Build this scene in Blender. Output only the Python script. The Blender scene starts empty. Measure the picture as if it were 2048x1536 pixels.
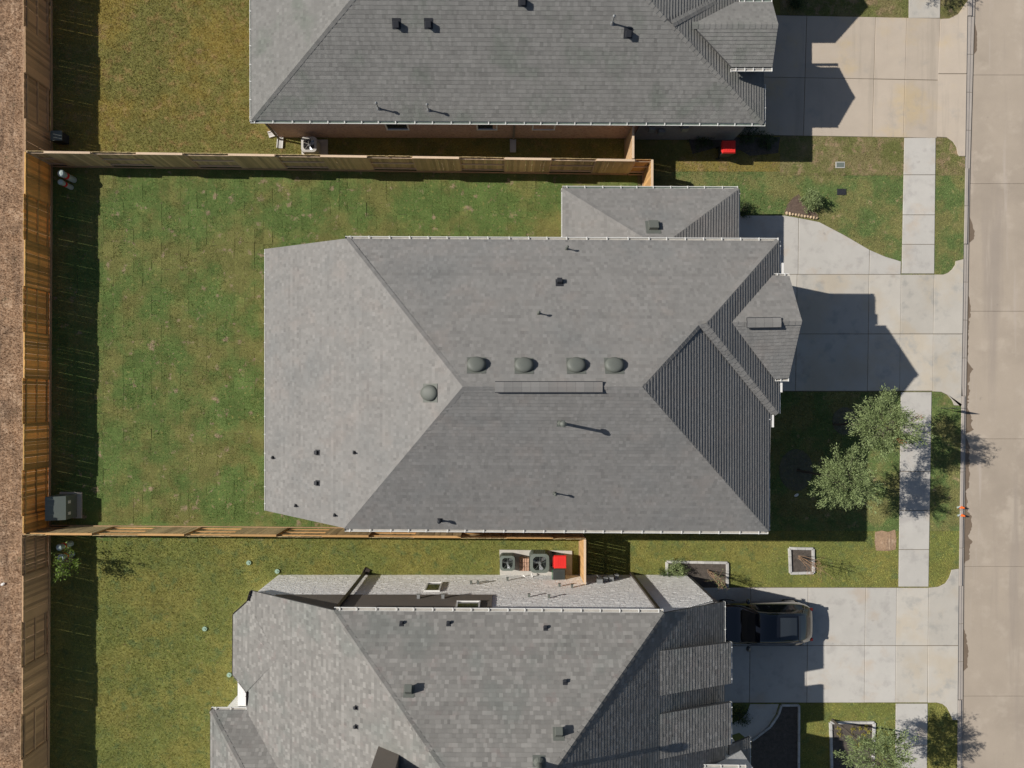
import bpy, math, random
from mathutils import Vector, Matrix
R = random.Random(7)
H, F, CX, CY = 34.0, 1420.0, 1000.0, 800.0
C = H / F                                   # metres per ground unit
# ------------------------------------------------------------------ camera, sky, sun
sc = bpy.context.scene
cam = bpy.data.objects.new('camera', bpy.data.cameras.new('camera'))
sc.collection.objects.link(cam); sc.camera = cam
cam.location = (0, 0, H)
cam.data.sensor_width = 36; cam.data.lens = 36 * F / 2048
cam.data.shift_x = 24 / 2048; cam.data.shift_y = 32 / 2048
cam.data.clip_end = 2000
w = bpy.data.worlds.new('World'); sc.world = w; w.use_nodes = True
nt = w.node_tree; bg = nt.nodes['Background']
sky = nt.nodes.new('ShaderNodeTexSky'); sky.sky_type = 'NISHITA'; sky.sun_disc = False
SUN = Vector((-.763, .160, .627)).normalized()
sky.sun_elevation = math.asin(SUN.z); sky.sun_rotation = math.atan2(SUN.x, SUN.y)
nt.links.new(sky.outputs[0], bg.inputs[0]); bg.inputs[1].default_value = .053
sl = bpy.data.lights.new('sun', 'SUN'); sl.energy = 4.6; sl.angle = math.radians(.5); sl.color = (1, .945, .87)
so = bpy.data.objects.new('sun', sl); sc.collection.objects.link(so)
so.rotation_euler = (-SUN).to_track_quat('-Z', 'Y').to_euler()
sc.view_settings.view_transform = 'Standard'; sc.view_settings.look = 'None'
sc.view_settings.exposure = .12; sc.view_settings.gamma = 1; sc.view_settings.use_curve_mapping = False
COL = sc.collection

# ------------------------------------------------------------------ helpers
def V(px, py, k=0.0):                       # photo point at height k*H -> world
    return Vector(((px - CX) * C * (1 - k), -(py - CY) * C * (1 - k), H * k))
def G(px, py, z=0.0):
    p = V(px, py); p.z = z; return p
def PW(X, Y, k=0.0):                        # ground units from the nadir -> world
    return Vector((X * C, -Y * C, H * k))
def wloc(o):
    p = Vector((0, 0, 0))
    while o: p += o.location; o = o.parent
    return p
def setp(o, label=None, cat=None, group=None, kind=None):
    for k, v in (('label', label), ('category', cat), ('group', group), ('kind', kind)):
        if v: o[k] = v
    return o
def thing(name, label, cat, loc=(0, 0, 0), group=None):
    o = bpy.data.objects.new(name, None); COL.objects.link(o); o.location = loc; o.empty_display_size = .3
    return setp(o, label, cat, group)
def dup(o, parent=None):
    c = o.copy(); COL.objects.link(c)
    if parent: c.parent = parent
    for ch in list(o.children): dup(ch, c)
    return c
def relabel(o, label):
    o['label'] = label; return o
class MB:
    def __init__(s): s.v = []; s.f = []; s.t = []; s.sm = False
    def poly(s, pts, tone=.5):
        n = len(s.v); s.v += [tuple(p) for p in pts]; s.f.append(tuple(range(n, n + len(pts)))); s.t.append(tone)
    def prism(s, pts, z0, z1, tone=.5):     # pts: xy ring (any order), flat top and bottom
        a = sum(pts[i][0] * pts[(i + 1) % len(pts)][1] - pts[(i + 1) % len(pts)][0] * pts[i][1] for i in range(len(pts)))
        if a < 0: pts = pts[::-1]
        n = len(s.v); m = len(pts)
        s.v += [(p[0], p[1], z0) for p in pts] + [(p[0], p[1], z1) for p in pts]
        s.f.append(tuple(range(n + m - 1, n - 1, -1))); s.f.append(tuple(range(n + m, n + 2 * m))); s.t += [tone, tone]
        for i in range(m):
            j = (i + 1) % m; s.f.append((n + i, n + j, n + m + j, n + m + i)); s.t.append(tone)
    def box(s, c, d, rz=0, tone=.5, M=None):
        q = []
        for sz in (-1, 1):
            for sx, sy in ((-1, -1), (1, -1), (1, 1), (-1, 1)):
                q.append(Vector((sx * d[0] / 2, sy * d[1] / 2, sz * d[2] / 2)))
        rot = M if M else Matrix.Rotation(rz, 3, 'Z')
        n = len(s.v); s.v += [tuple(rot @ p + Vector(c)) for p in q]
        for f in ((3, 2, 1, 0), (4, 5, 6, 7), (0, 1, 5, 4), (1, 2, 6, 5), (2, 3, 7, 6), (3, 0, 4, 7)):
            s.f.append(tuple(n + i for i in f)); s.t.append(tone)
    def tube(s, a, b, ra, rb=None, n=8, tone=.5, cap=True):
        a, b = Vector(a), Vector(b); rb = ra if rb is None else rb
        d = (b - a).normalized(); u = d.orthogonal().normalized(); v = d.cross(u)
        k = len(s.v)
        for c, r in ((a, ra), (b, rb)):
            for i in range(n):
                t = 2 * math.pi * i / n; s.v.append(tuple(c + u * (r * math.cos(t)) + v * (r * math.sin(t))))
        for i in range(n):
            j = (i + 1) % n; s.f.append((k + i, k + j, k + n + j, k + n + i)); s.t.append(tone)
        if cap:
            s.f.append(tuple(range(k + n - 1, k - 1, -1))); s.f.append(tuple(range(k + n, k + 2 * n))); s.t += [tone, tone]
    def lathe(s, prof, c, n=20, tone=.5, sx=1, sy=1, rz=0):
        k = len(s.v); c = Vector(c); m = len(prof)
        for r, z in prof:
            for i in range(n):
                t = 2 * math.pi * i / n
                x, y = r * sx * math.cos(t), r * sy * math.sin(t)
                s.v.append((c.x + x * math.cos(rz) - y * math.sin(rz), c.y + x * math.sin(rz) + y * math.cos(rz), c.z + z))
        for q in range(m - 1):
            for i in range(n):
                j = (i + 1) % n; s.f.append((k + q * n + i, k + q * n + j, k + (q + 1) * n + j, k + (q + 1) * n + i)); s.t.append(tone)
        s.f.append(tuple(k + (m - 1) * n + i for i in range(n))); s.t.append(tone)
    def mesh(s, name, mat, off=Vector((0, 0, 0))):
        me = bpy.data.meshes.new(name)
        me.from_pydata([(x - off[0], y - off[1], z - off[2]) for x, y, z in s.v], [], s.f)
        me.materials.append(mat)
        a = me.attributes.new('tone', 'FLOAT', 'FACE'); a.data.foreach_set('value', s.t)
        if s.sm: me.shade_smooth()
        me.update(); return me
    def build(s, name, mat, parent=None, loc=None, **kw):
        off = wloc(parent) if parent else Vector((0, 0, 0))
        l = Vector(loc) if loc is not None else Vector((0, 0, 0))
        o = bpy.data.objects.new(name, s.mesh(name, mat, off + l)); COL.objects.link(o)
        o.location = l
        if parent: o.parent = parent
        return setp(o, **kw)
def bevel(o, w=.01, seg=2):
    m = o.modifiers.new('bevel', 'BEVEL'); m.width = w; m.segments = seg; m.limit_method = 'ANGLE'; return o

# ------------------------------------------------------------------ materials
def mat(name, base, rough=.85, var=.12, scale=3.0, bump=.25, bscale=40, tonevar=0.0, metal=0, spec=.3, cols=(), trans=0, coat=0, bdist=.03):
    """base colour, broken by two noises; tone attribute lightens or darkens; cols = [(colour, scale, lo, hi, seed)] patches"""
    m = bpy.data.materials.new(name); m.use_nodes = True; t = m.node_tree; N = t.nodes; L = t.links
    b = N['Principled BSDF']; b.inputs['Roughness'].default_value = rough; b.inputs['Metallic'].default_value = metal
    b.inputs['Specular IOR Level'].default_value = spec
    if coat: b.inputs['Coat Weight'].default_value = coat; b.inputs['Coat Roughness'].default_value = .03
    geo = N.new('ShaderNodeNewGeometry')
    def noise(sc_, det=4, seed=0.0, r=.6):
        mp = N.new('ShaderNodeMapping'); mp.inputs['Scale'].default_value = (1, .07, 1) if seed >= 20 else (1, 1, 1); mp.inputs['Location'].default_value = (seed * 13.7, seed * 7.1, seed * 3.3)
        L.new(geo.outputs['Position'], mp.inputs[0])
        n = N.new('ShaderNodeTexNoise'); n.inputs['Scale'].default_value = sc_; n.inputs['Detail'].default_value = det
        n.inputs['Roughness'].default_value = r; L.new(mp.outputs[0], n.inputs['Vector']); return n.outputs[0]
    def ramp(x, lo, hi):
        r = N.new('ShaderNodeMapRange'); r.inputs[1].default_value = lo; r.inputs[2].default_value = hi; r.clamp = True
        r.interpolation_type = 'SMOOTHSTEP'; L.new(x, r.inputs[0]); return r.outputs[0]
    def mix(f, a, c, mode='MIX'):
        x = N.new('ShaderNodeMix'); x.data_type = 'RGBA'; x.blend_type = mode
        if isinstance(f, float): x.inputs[0].default_value = f
        else: L.new(f, x.inputs[0])
        for i, q in ((6, a), (7, c)):
            if isinstance(q, tuple): x.inputs[i].default_value = (*q, 1)
            else: L.new(q, x.inputs[i])
        return x.outputs[2]
    col = tuple(base)
    for cc, s_, lo, hi, seed in cols: col = mix(ramp(noise(s_, 5, seed), lo, hi), col, tuple(cc))
    def mul(c, f):
        h = N.new('ShaderNodeHueSaturation'); 
        if isinstance(c, tuple): h.inputs['Color'].default_value = (*c, 1)
        else: L.new(c, h.inputs['Color'])
        L.new(f, h.inputs['Value']); return h.outputs[0]
    def lin(x, a, c):
        q = N.new('ShaderNodeMath'); q.operation = 'MULTIPLY_ADD'; q.inputs[1].default_value = a; q.inputs[2].default_value = c
        L.new(x, q.inputs[0]); return q.outputs[0]
    if var:
        col = mul(col, lin(noise(scale, 5, .3), var * 4, 1 - var * 2))
        col = mul(col, lin(noise(bscale * .6, 3, .9), var * 3, 1 - var * 1.5))
    if tonevar:
        at = N.new('ShaderNodeAttribute'); at.attribute_name = 'tone'
        col = mul(col, lin(at.outputs['Fac'], tonevar * 2, 1 - tonevar))
    if isinstance(col, tuple): b.inputs['Base Color'].default_value = (*col, 1)
    else: L.new(col, b.inputs['Base Color'])
    if bump:
        bp = N.new('ShaderNodeBump'); bp.inputs['Strength'].default_value = bump; bp.inputs['Distance'].default_value = bdist
        L.new(noise(bscale, 4, .5), bp.inputs['Height']); L.new(bp.outputs[0], b.inputs['Normal'])
    if trans:
        b.inputs['Subsurface Weight'].default_value = 0
        tr = N.new('ShaderNodeBsdfTranslucent'); 
        if isinstance(col, tuple): tr.inputs[0].default_value = (*col, 1)
        else: L.new(col, tr.inputs[0])
        ms = N.new('ShaderNodeMixShader'); ms.inputs[0].default_value = trans
        L.new(b.outputs[0], ms.inputs[1]); L.new(tr.outputs[0], ms.inputs[2]); L.new(ms.outputs[0], N['Material Output'].inputs[0])
    return m
M = {}
M['shingle'] = mat('shingle', (.226, .221, .211), .95, .06, .8, .5, 90, .19, cols=[((.240, .226, .212), .9, .5, .7, 1), ((.205, .206, .200), .35, .5, .7, 2)])
M['shingle_top'] = mat('shingle_top', (.214, .211, .199), .95, .06, .8, .5, 90, .19, cols=[((.175, .185, .165), .6, .5, .7, 3)])
M['shingle_mix'] = mat('shingle_mix', (.216, .210, .197), .95, .04, .6, .5, 90, .36, cols=[((.222, .200, .188), 1.6, .56, .72, 4), ((.19, .195, .182), .5, .5, .66, 5)])
M['deck'] = mat('deck', (.10, .10, .10), .95, .05)
M['soffit'] = mat('soffit', (.55, .52, .48), .8, .03, bump=0)
M['gutter'] = mat('gutter_white', (.74, .74, .71), .4, .05, 2, .02)
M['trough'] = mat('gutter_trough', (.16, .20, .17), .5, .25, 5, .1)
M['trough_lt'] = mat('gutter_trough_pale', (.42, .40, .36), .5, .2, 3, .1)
M['bronze'] = mat('bronze_metal', (.045, .035, .03), .45, .05, bump=0)
M['metal_dk'] = mat('vent_metal', (.125, .135, .12), .55, .04, 6, .03)
M['metal_bk'] = mat('dark_metal', (.03, .032, .038), .5, .05, bump=0)
M['galv'] = mat('galvanised', (.36, .37, .37), .4, .08, 6, .05, metal=.5)
M['brick_pink'] = mat('brick_pink', (.50, .35, .28), .9, .12, 5, .6, 30, cols=[((.40, .26, .21), 9, .5, .6, 1)])
M['brick_grey'] = mat('brick_grey', (.27, .255, .25), .9, .1, 5, .6, 30)
M['brick_white'] = mat('brick_white', (.92, .915, .89), .85, .012, 3, .5, 20, cols=[((.80, .78, .74), 16, .6, .72, 3)], bdist=.03)
M['siding'] = mat('brown_siding', (.20, .175, .15), .8, .05, 2, .1)
M['glass'] = mat('window_glass', (.02, .028, .04), .06, 0, bump=0, spec=.6)
M['white'] = mat('white_paint', (.75, .74, .71), .5, .04, bump=.05)
CON = [((.50, .445, .36), .5, .44, .64, 1), ((.40, .385, .35), 1.6, .52, .72, 2), ((.36, .31, .26), .8, .60, .78, 4)]
M['concrete'] = mat('concrete', (.505, .475, .42), .9, .055, 1.3, .15, 60, .09, cols=CON)
M['concrete_warm'] = mat('concrete_warm', (.49, .42, .34), .9, .055, 1.3, .15, 60, .08, cols=[((.52, .42, .28), .5, .5, .7, 7), ((.40, .36, .31), .9, .54, .74, 8), ((.43, .37, .30), 2.2, .52, .7, 24)])
M['concrete_new'] = mat('concrete_new', (.505, .485, .445), .9, .05, 1.6, .12, 60, .08, cols=[((.43, .41, .38), 1.8, .5, .7, 5), ((.49, .43, .36), .6, .52, .7, 8), ((.36, .33, .30), 2.9, .66, .78, 2)])
M['street'] = mat('street_concrete', (.415, .352, .282), .92, .06, .7, .2, 50, .05, cols=[((.36, .305, .245), .25, .45, .7, 9), ((.46, .395, .32), .8, .5, .7, 6), ((.345, .295, .245), 1.1, .5, .72, 21), ((.45, .39, .33), 1.7, .58, .72, 22), ((.27, .235, .20), 1.9, .68, .8, 3)])
M['curb'] = mat('curb_concrete', (.40, .36, .32), .9, .07, 2, .2, 50, .05)
M['wet'] = mat('wet_stain', (.19, .145, .105), .6, .1, 2, .1, 60)
M['joint'] = mat('joint_soil', (.17, .14, .10), .95, .15, 5)
M['dirt'] = mat('dirt', (.35, .235, .150), .95, .24, 1.2, 1.0, 12, cols=[((.24, .165, .11), .5, .5, .7, 1), ((.44, .32, .22), 2.2, .52, .66, 2), ((.28, .19, .125), 5, .52, .62, 23), ((.19, .17, .10), 1.1, .62, .74, 5)])
M['mulch'] = mat('mulch', (.14, .10, .078), .95, .3, 6, 1, 30)
M['mulch_ring'] = mat('mulch_ring', (.13, .125, .088), .95, .3, 6, 1, 30)
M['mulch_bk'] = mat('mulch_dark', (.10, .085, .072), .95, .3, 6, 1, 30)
def grass(name, a, b2, tan, s=.55, tv=.0, lo=.58, hi=.72, brown=(.19, .15, .08)):
    return mat(name, a, .95, .16, 1.1, 1.0, 26, tv, spec=.12, cols=[(b2, s, .42, .6, 2.2), (tan, 2.3, lo, hi, 5.1), (brown, 9.0, .60, .72, 6.1), (tuple(c * .45 for c in a), 15.0, .56, .70, 8.4), (tuple(min(1, c * 1.35) for c in b2), 6.5, .58, .70, 9.7)])
M['grass_mid'] = grass('grass_green', (.112, .165, .048), (.172, .172, .058), (.30, .235, .15), .42, .17, .595, .70, (.22, .17, .09))
M['grass_top'] = grass('grass_olive', (.235, .185, .050), (.175, .168, .052), (.27, .195, .080), .35, .0, .5, .7)
M['grass_bot'] = grass('grass_yellowgreen', (.165, .180, .052), (.210, .198, .058), (.130, .160, .056), .4, .0, .5, .7)
M['grass_dry'] = grass('grass_dry', (.21, .185, .085), (.15, .16, .055), (.29, .22, .13), .9, .0, .5, .66)
M['grass_front'] = grass('grass_front', (.115, .163, .055), (.19, .185, .072), (.31, .25, .14), .8, .0, .60, .72)
FC = dict(rough=.85, var=.1, scale=1.1, bump=.3, bscale=30)
M['fence_gold'] = mat('fence_gold', (.68, .435, .155), tonevar=.32, trans=.23, **FC)
M['fence_brown'] = mat('fence_brown', (.52, .35, .20), tonevar=.26, trans=.12, **FC)
M['fence_side'] = mat('fence_side', (.60, .46, .25), tonevar=.24, trans=.08, **FC)
M['fence_new'] = mat('fence_new', (.60, .36, .15), tonevar=.16, trans=.12, **FC)
M['fence_rail'] = mat('fence_rail', (.66, .50, .35), tonevar=.1, **FC)
M['leaf'] = mat('leaf', (.25, .315, .135), .6, .1, 3, 0, tonevar=.42, trans=.25)
M['leaf_lt'] = mat('leaf_bright', (.16, .25, .035), .6, .1, 3, 0, tonevar=.4, trans=.3)
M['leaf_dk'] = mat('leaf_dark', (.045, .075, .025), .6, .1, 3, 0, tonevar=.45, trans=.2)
M['leaf_dry'] = mat('leaf_dry', (.34, .16, .075), .8, .1, 3, 0, tonevar=.3, trans=.2)
M['leaf_yel'] = mat('leaf_yellow', (.42, .36, .04), .6, .1, 3, 0, tonevar=.35, trans=.2)
M['bark'] = mat('bark', (.30, .20, .13), .9, .15, 6, .4)
M['bark_dk'] = mat('bark_grey', (.10, .085, .07), .9, .15, 6, .4)
M['stone'] = mat('field_stone', (.50, .38, .25), .9, .15, 6, .4, 20, .3)
M['block'] = mat('edging_concrete', (.50, .49, .465), .9, .1, 4, .3, 40, .14)
M['ac'] = mat('ac_paint', (.15, .175, .155), .5, .04, bump=0)
M['ac_lt'] = mat('ac_paint_beige', (.46, .44, .40), .5, .04, bump=0)
M['black'] = mat('black_plastic', (.012, .013, .016), .5, .02, bump=0)
M['fan'] = mat('fan_blade', (.42, .44, .46), .25, .05, metal=.6, bump=0)
M['tail'] = mat('tail_lens', (.09, .012, .012), .25, 0, bump=0)
M['red'] = mat('red_plastic', (.72, .035, .03), .45, .03, bump=0)
M['green_bin'] = mat('dark_bin', (.045, .052, .05), .55, .04, bump=.05)
M['green_trim'] = mat('green_trim', (.03, .16, .07), .5, .03, bump=0)
M['car'] = mat('car_paint', (.006, .007, .010), .12, 0, bump=0, spec=.6, coat=1)
M['car_glass'] = mat('car_glass', (.012, .014, .018), .03, 0, bump=0, spec=.8)
M['car_roof'] = mat('roof_glass', (.03, .037, .045), .08, 0, bump=0, spec=.8)
M['chrome'] = mat('chrome_trim', (.30, .30, .30), .25, 0, metal=1, bump=0)
M['tyre'] = mat('tyre', (.02, .02, .02), .9, .05)
M['orange'] = mat('orange_plastic', (.85, .16, .03), .5, .03, bump=0)
M['ped'] = mat('pedestal_plastic', (.42, .50, .48), .6, .05, bump=0)
M['brick_red'] = mat('loose_brick', (.50, .31, .22), .9, .1, 8, .3, 30, .2)
M['cleanout'] = mat('cleanout_cap', (.28, .40, .31), .6, .05, bump=0)
M['pole'] = M['metal_bk']

# ------------------------------------------------------------------ setting: ground, dirt, lawns, concrete, street
def slab(name, pts, mt, z0, z1, parent=None, tone=.5, **kw):
    b = MB(); b.prism([G(*p).xy for p in pts], z0, z1, tone)
    return b.build(name, M[mt], parent, **kw)
gb = MB(); gb.poly([(-600, -600, -.30), (600, -600, -.30), (600, 600, -.30), (-600, 600, -.30)])
gb.build('ground', M['dirt'], kind='structure')
slab('dirt_track', [(-1200, -900), (99, -900), (100, 300), (99, 1060), (94, 2400), (-1200, 2400)], 'dirt', -.29, -.01, kind='structure')
def edge_x(y, inner=False):                  # street kerb line in the photo
    tab = [(-900, 1970), (0, 1951), (340, 1941), (760, 1934), (1180, 1928), (1536, 1926), (2400, 1922)]
    if inner: tab = [(-900, 1952), (0, 1935), (340, 1930), (760, 1923), (1180, 1917), (1536, 1914), (2400, 1910)]
    for (a, b), (c, d) in zip(tab, tab[1:]):
        if a <= y <= c: return b + (d - b) * (y - a) / (c - a)
    return tab[-1][1]
def lawn(name, pts, mt, z=0.0, **kw): return slab(name, pts, mt, -.29, z, kind='structure', **kw)
E = lambda y: edge_x(y, True)
lawn('lawn', [(100, -900), (1560, -900), (1560, 343), (1290.3, 343), (1290, 330), (100, 318)], 'grass_top')
lawn('lawn', [(1560.3, -900), (E(-900), -900), (E(0), 0), (E(200), 200), (E(351), 351), (1560.3, 351)], 'grass_dry')
mid = lawn('lawn', [(100, 318.3), (1290, 330.3), (1290, 1062), (97, 1062)], 'joint', -.012)
lawn('lawn', [(1290.3, 343.3), (1560, 343.3), (1560, 351.3), (E(351.3), 351.3), (E(560), 560), (E(760), 760), (E(1062), 1062), (1290.3, 1062)], 'grass_front')
lawn('lawn', [(97, 1062.3), (1240, 1062.3), (1240, 2400), (94, 2400)], 'grass_bot')
lawn('lawn', [(1240.3, 1062.3), (E(1062.3), 1062.3), (E(1300), 1300), (E(1536), 1536), (E(2400), 2400), (1240.3, 2400)], 'grass_bot')
# sod pieces of the middle back yard
def sod(parent):
    pieces = []
    W0, L_ = 18.6, 28.0; x = 101.0
    while x < 1270:
        W_ = W0 * R.uniform(.88, 1.12)
        y = 322.0 - R.choice((0, 3, 14)); 
        while y < 1060:
            dy = L_ * R.uniform(.94, 1.06)
            if y > 310 and ((x < 545) or y < 500 or (y > 1000 and x < 730)): pieces.append((x, y, W_, dy))
            y += dy
        x += W_
    R.shuffle(pieces)
    def geom(b, p):
        x, y, w_, l_ = p; j = lambda a: R.uniform(-a, a)
        g = .02 if R.random() < .76 else .5
        g -= .3; q = [(x + g + j(.8), y + g + j(.5)), (x + w_ - g + j(.8), y + g * .6 + j(.5)), (x + w_ - g + j(.8), y + l_ - g * .6 + j(.5)), (x + g + j(.8), y + l_ - g + j(.5))]
        z = R.uniform(.004, .016); b.prism([G(*c_).xy for c_ in q], -.012, z, min(1, max(0, R.gauss(.5, .17))))
    pieces.sort(key=lambda p: 0 if (200 < p[0] < 528 and p[1] > 355) else 1)
    for p in pieces[:300]:
        b = MB(); geom(b, p); b.build('sod_piece', M['grass_mid'], parent)
    b = MB()
    for p in pieces[300:]: geom(b, p)
    b.build('sod_field', M['grass_mid'], parent, kind='stuff')
sod(mid)
# paths and drives: a soil bed with slabs as children
ZB, ZS = .008, .030
def paving(name, bed, slabs, mt):
    o = slab(name, bed, 'joint', -.28, ZB, kind='structure')
    for i, s in enumerate(slabs):
        s, m2 = (s if isinstance(s, tuple) and isinstance(s[1], str) else (s, mt))
        c = (sum(p[0] for p in s) / len(s), sum(p[1] for p in s) / len(s)); q = []
        for p in s:
            d = math.hypot(p[0] - c[0], p[1] - c[1]); f = 1 - .62 / max(d, 5)
            q.append((c[0] + (p[0] - c[0]) * f, c[1] + (p[1] - c[1]) * f))
        bevel(slab('paving_slab', q, m2, -.1, ZS + R.uniform(-.003, .003), o, R.uniform(.1, .9)), .012, 2)
    return o
def grid(xs, ys, tx=0.0, skip=()):
    return [[(xs[i] + tx * (ys[j] - ys[0]), ys[j]), (xs[i + 1] + tx * (ys[j] - ys[0]), ys[j]), (xs[i + 1] + tx * (ys[j + 1] - ys[0]), ys[j + 1]), (xs[i] + tx * (ys[j + 1] - ys[0]), ys[j + 1])]
            for j in range(len(ys) - 1) for i in range(len(xs) - 1) if (i, j) not in skip]
def arc(cx, cy, rx, ry, a0, a1, n=7):
    return [(cx + rx * math.cos(math.radians(a0 + (a1 - a0) * i / n)), cy + ry * math.sin(math.radians(a0 + (a1 - a0) * i / n))) for i in range(n + 1)]
eT = [(1880, 38), (1898, 37), (1916, 28), (1930, 8), (E(0), 2)]
fT = [(1915, 309), (1913, 297), (1906, 285), (1893, 275.5), (1871, 274)]
topapron = eT + [(E(148), 148)] + [(1875.5, 148)]
apron2 = [(1875.5, 148), (E(148), 148), (E(313), 313), (1918, 313)] + fT
tT = grid([1470, 1613, 1751, 1813, 1880], [32, 156, 272], -.028)
tT = [[(p[0], p[1] + (p[0] - 1613) * .018) for p in q] for q in tT]
paving('driveway', [(1470, 28), (1817, 36), (1880, 38)] + eT[1:] + [(E(313), 313), (1918, 313)] + fT + [(1808, 275), (1470, 270)], tT + [topapron, apron2], 'concrete_warm')
eM = [(1868, 549), (1886, 549), (1896, 545), (1904, 538), (1910, 529), (1911, 522), (E(518), 518)]
fM = [(1925.5, 812), (1908, 811), (1903, 800), (1894, 790), (1882, 784), (1864, 783)]
M_s = grid([1450, 1594, 1738, 1802, 1868], [549, 668, 782], -.015)
ext = [[(1450, 431), (1570, 431), (1597, 436), (1596, 549), (1450, 549)], [(1597, 436), (1638, 444), (1690, 471), (1739, 500), (1738, 549), (1596, 549)], [(1739, 500), (1770, 513), (1802, 523), (1801, 549), (1738, 549)]]
apM = eM + [(E(668), 668), (1866.2, 668)]; apM2 = [(1866.2, 668), (E(668), 668), (E(814), 814)] + fM
paving('driveway', [(1450, 431), (1570, 431), (1638, 444), (1690, 471), (1739, 500), (1770, 513), (1802, 523), (1802, 549)] + eM + [(E(668), 668), (E(814), 814)] + fM + [(1450, 783)], [(s, 'concrete_new') for s in ext] + M_s + [apM, apM2], 'concrete')
eB = [(1857, 1175), (1876, 1173), (1890, 1166), (1898, 1154), (1903, 1139), (E(1137), 1137)]
fB = [(E(1440), 1440), (1905, 1440), (1901, 1430), (1893, 1415), (1884, 1408), (1872, 1405), (1854.5, 1405)]
B_s = grid([1400, 1501, 1616, 1731, 1793, 1857], [1175, 1291, 1405], -.012)
paving('driveway', [(1350, 1174), (1857, 1175)] + eB[1:] + fB + [(1350, 1406)],
       [(s, 'concrete_new' if i % 5 < 4 else 'concrete') for i, s in enumerate(B_s)] + [eB + [(E(1291), 1291), (1855.6, 1291)], [(1855.6, 1291), (E(1291), 1291)] + fB], 'concrete')
def walk(ys, xl, xr, mt):
    pts = [(xl(ys[0]), ys[0]), (xr(ys[0]), ys[0]), (xr(ys[-1]), ys[-1]), (xl(ys[-1]), ys[-1])]
    paving('pavement', pts, [[(xl(a), a), (xr(a), a), (xr(b), b), (xl(b), b)] for a, b in zip(ys, ys[1:])], mt)
walk([-300, -220, -140, -60, 37], lambda y: 1817 - .01 * y, lambda y: 1880 - .01 * y, 'concrete')
walk([275.5, 350, 430, 489, 547.5], lambda y: 1808 - (y - 275) * .02, lambda y: 1871 - (y - 275) * .01, 'concrete_new')
walk([784, 864, 943, 1021, 1099, 1173.5], lambda y: 1801 - (y - 784) * .012, lambda y: 1863 - (y - 784) * .016, 'concrete_new')
walk([1406.5, 1490, 1570, 1650, 1730, 1810], lambda y: 1791 - (y - 1406) * .01, lambda y: 1855 - (y - 1406) * .01, 'concrete_new')
# street and kerb
st = slab('street', [(edge_x(-900) , -900), (2700, -900), (2700, 2400), (edge_x(2400), 2400), (edge_x(1536), 1536), (edge_x(1180), 1180), (edge_x(760), 760), (edge_x(340), 340), (edge_x(0), 0)], 'joint', -.29, -.13, kind='structure')
ys = [-900, -640, -380, -120, 148, 366, 622, 878, 1134, 1394, 1650, 1900, 2400]
for i, (a, b) in enumerate(zip(ys, ys[1:])):
    q = [(edge_x(y) + 1.0, y) for y in (a + .2, *[v for v in (0, 340, 760, 1180, 1536) if a < v < b], b - .2)]
    bevel(slab('street_slab', q + [(2310, b - .2), (2310, a + .2)], 'street', -.2, -.10 + R.uniform(-.002, .002), st, R.uniform(.2, .8)), .008, 1)
    bevel(slab('street_slab', [(2310.6, a + .2), (2700, a + .2), (2700, b - .2), (2310.6, b - .2)], 'street', -.2, -.10, st, R.uniform(.2, .8)), .008, 1)
kb = MB(); kb_o = None
kerb = slab('kerb', [(E(y) + .3, y) for y in (-900, 0, 340, 760, 1180, 1536, 2400)] + [(edge_x(y) + .6, y) for y in (2400, 1536, 1180, 760, 340, 0, -900)], 'joint', -.28, -.05, kind='structure')
y = -880.0
while y < 2380:
    n = y + 76
    up = 0 if (10 < y + 38 < 310 or 525 < y + 38 < 808 or 1142 < y + 38 < 1436) else .07
    q = [(E(y + .25) + .4, y + .25), (edge_x(y + .25) + .2, y + .25), (edge_x(n - .25) + .2, n - .25), (E(n - .25) + .4, n - .25)]
    mid_ = [(.45 * q[0][0] + .55 * q[1][0], q[0][1]), (.45 * q[3][0] + .55 * q[2][0], q[3][1])]
    b = MB(); b.prism([G(*p).xy for p in q], -.2, -.045 + 0 * up, R.random()); b.prism([G(*p).xy for p in (q[0], mid_[0], mid_[1], q[3])], -.046, -.02 + up * .75, R.random())
    bevel(b.build('kerb_stone', M['curb'], kerb), .012, 2); y = n
slab('lawn', [(2700.5, -900), (4600, -900), (4600, 2400), (2700.5, 2400)], 'grass_dry', -.29, 0, kind='structure')
def stain(y0, y1, wmax, seed):
    rr = random.Random(seed); pts = []; n = int((y1 - y0) / 3); wk = .5
    for i in range(n + 1):
        y = y0 + (y1 - y0) * i / n; e = min(1, i / 6, (n - i) / 3); wk += rr.gauss(0, .09) + (.55 - wk) * .06; wk = min(1.05, max(.12, wk))
        pts.append((edge_x(y) + 1.2 + e * wmax * (wk + rr.uniform(-.05, .05)), y))
    b = MB()
    for (p, q) in zip(pts, pts[1:]): b.poly([G(edge_x(p[1]) + 1.1, p[1], -.0940), G(edge_x(q[1]) + 1.1, q[1], -.0940), G(*q, -.0940), G(*p, -.0940)])
    b.build('wet_patch', M['wet'], st, kind='stuff')
stain(430, 486, 12, 1); stain(588, 716, 13, 2); stain(720, 868, 20, 3); stain(872, 985, 13, 4); stain(975, 1130, 17, 5); stain(1255, 1345, 13, 6); stain(40, 110, 7, 8)

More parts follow.
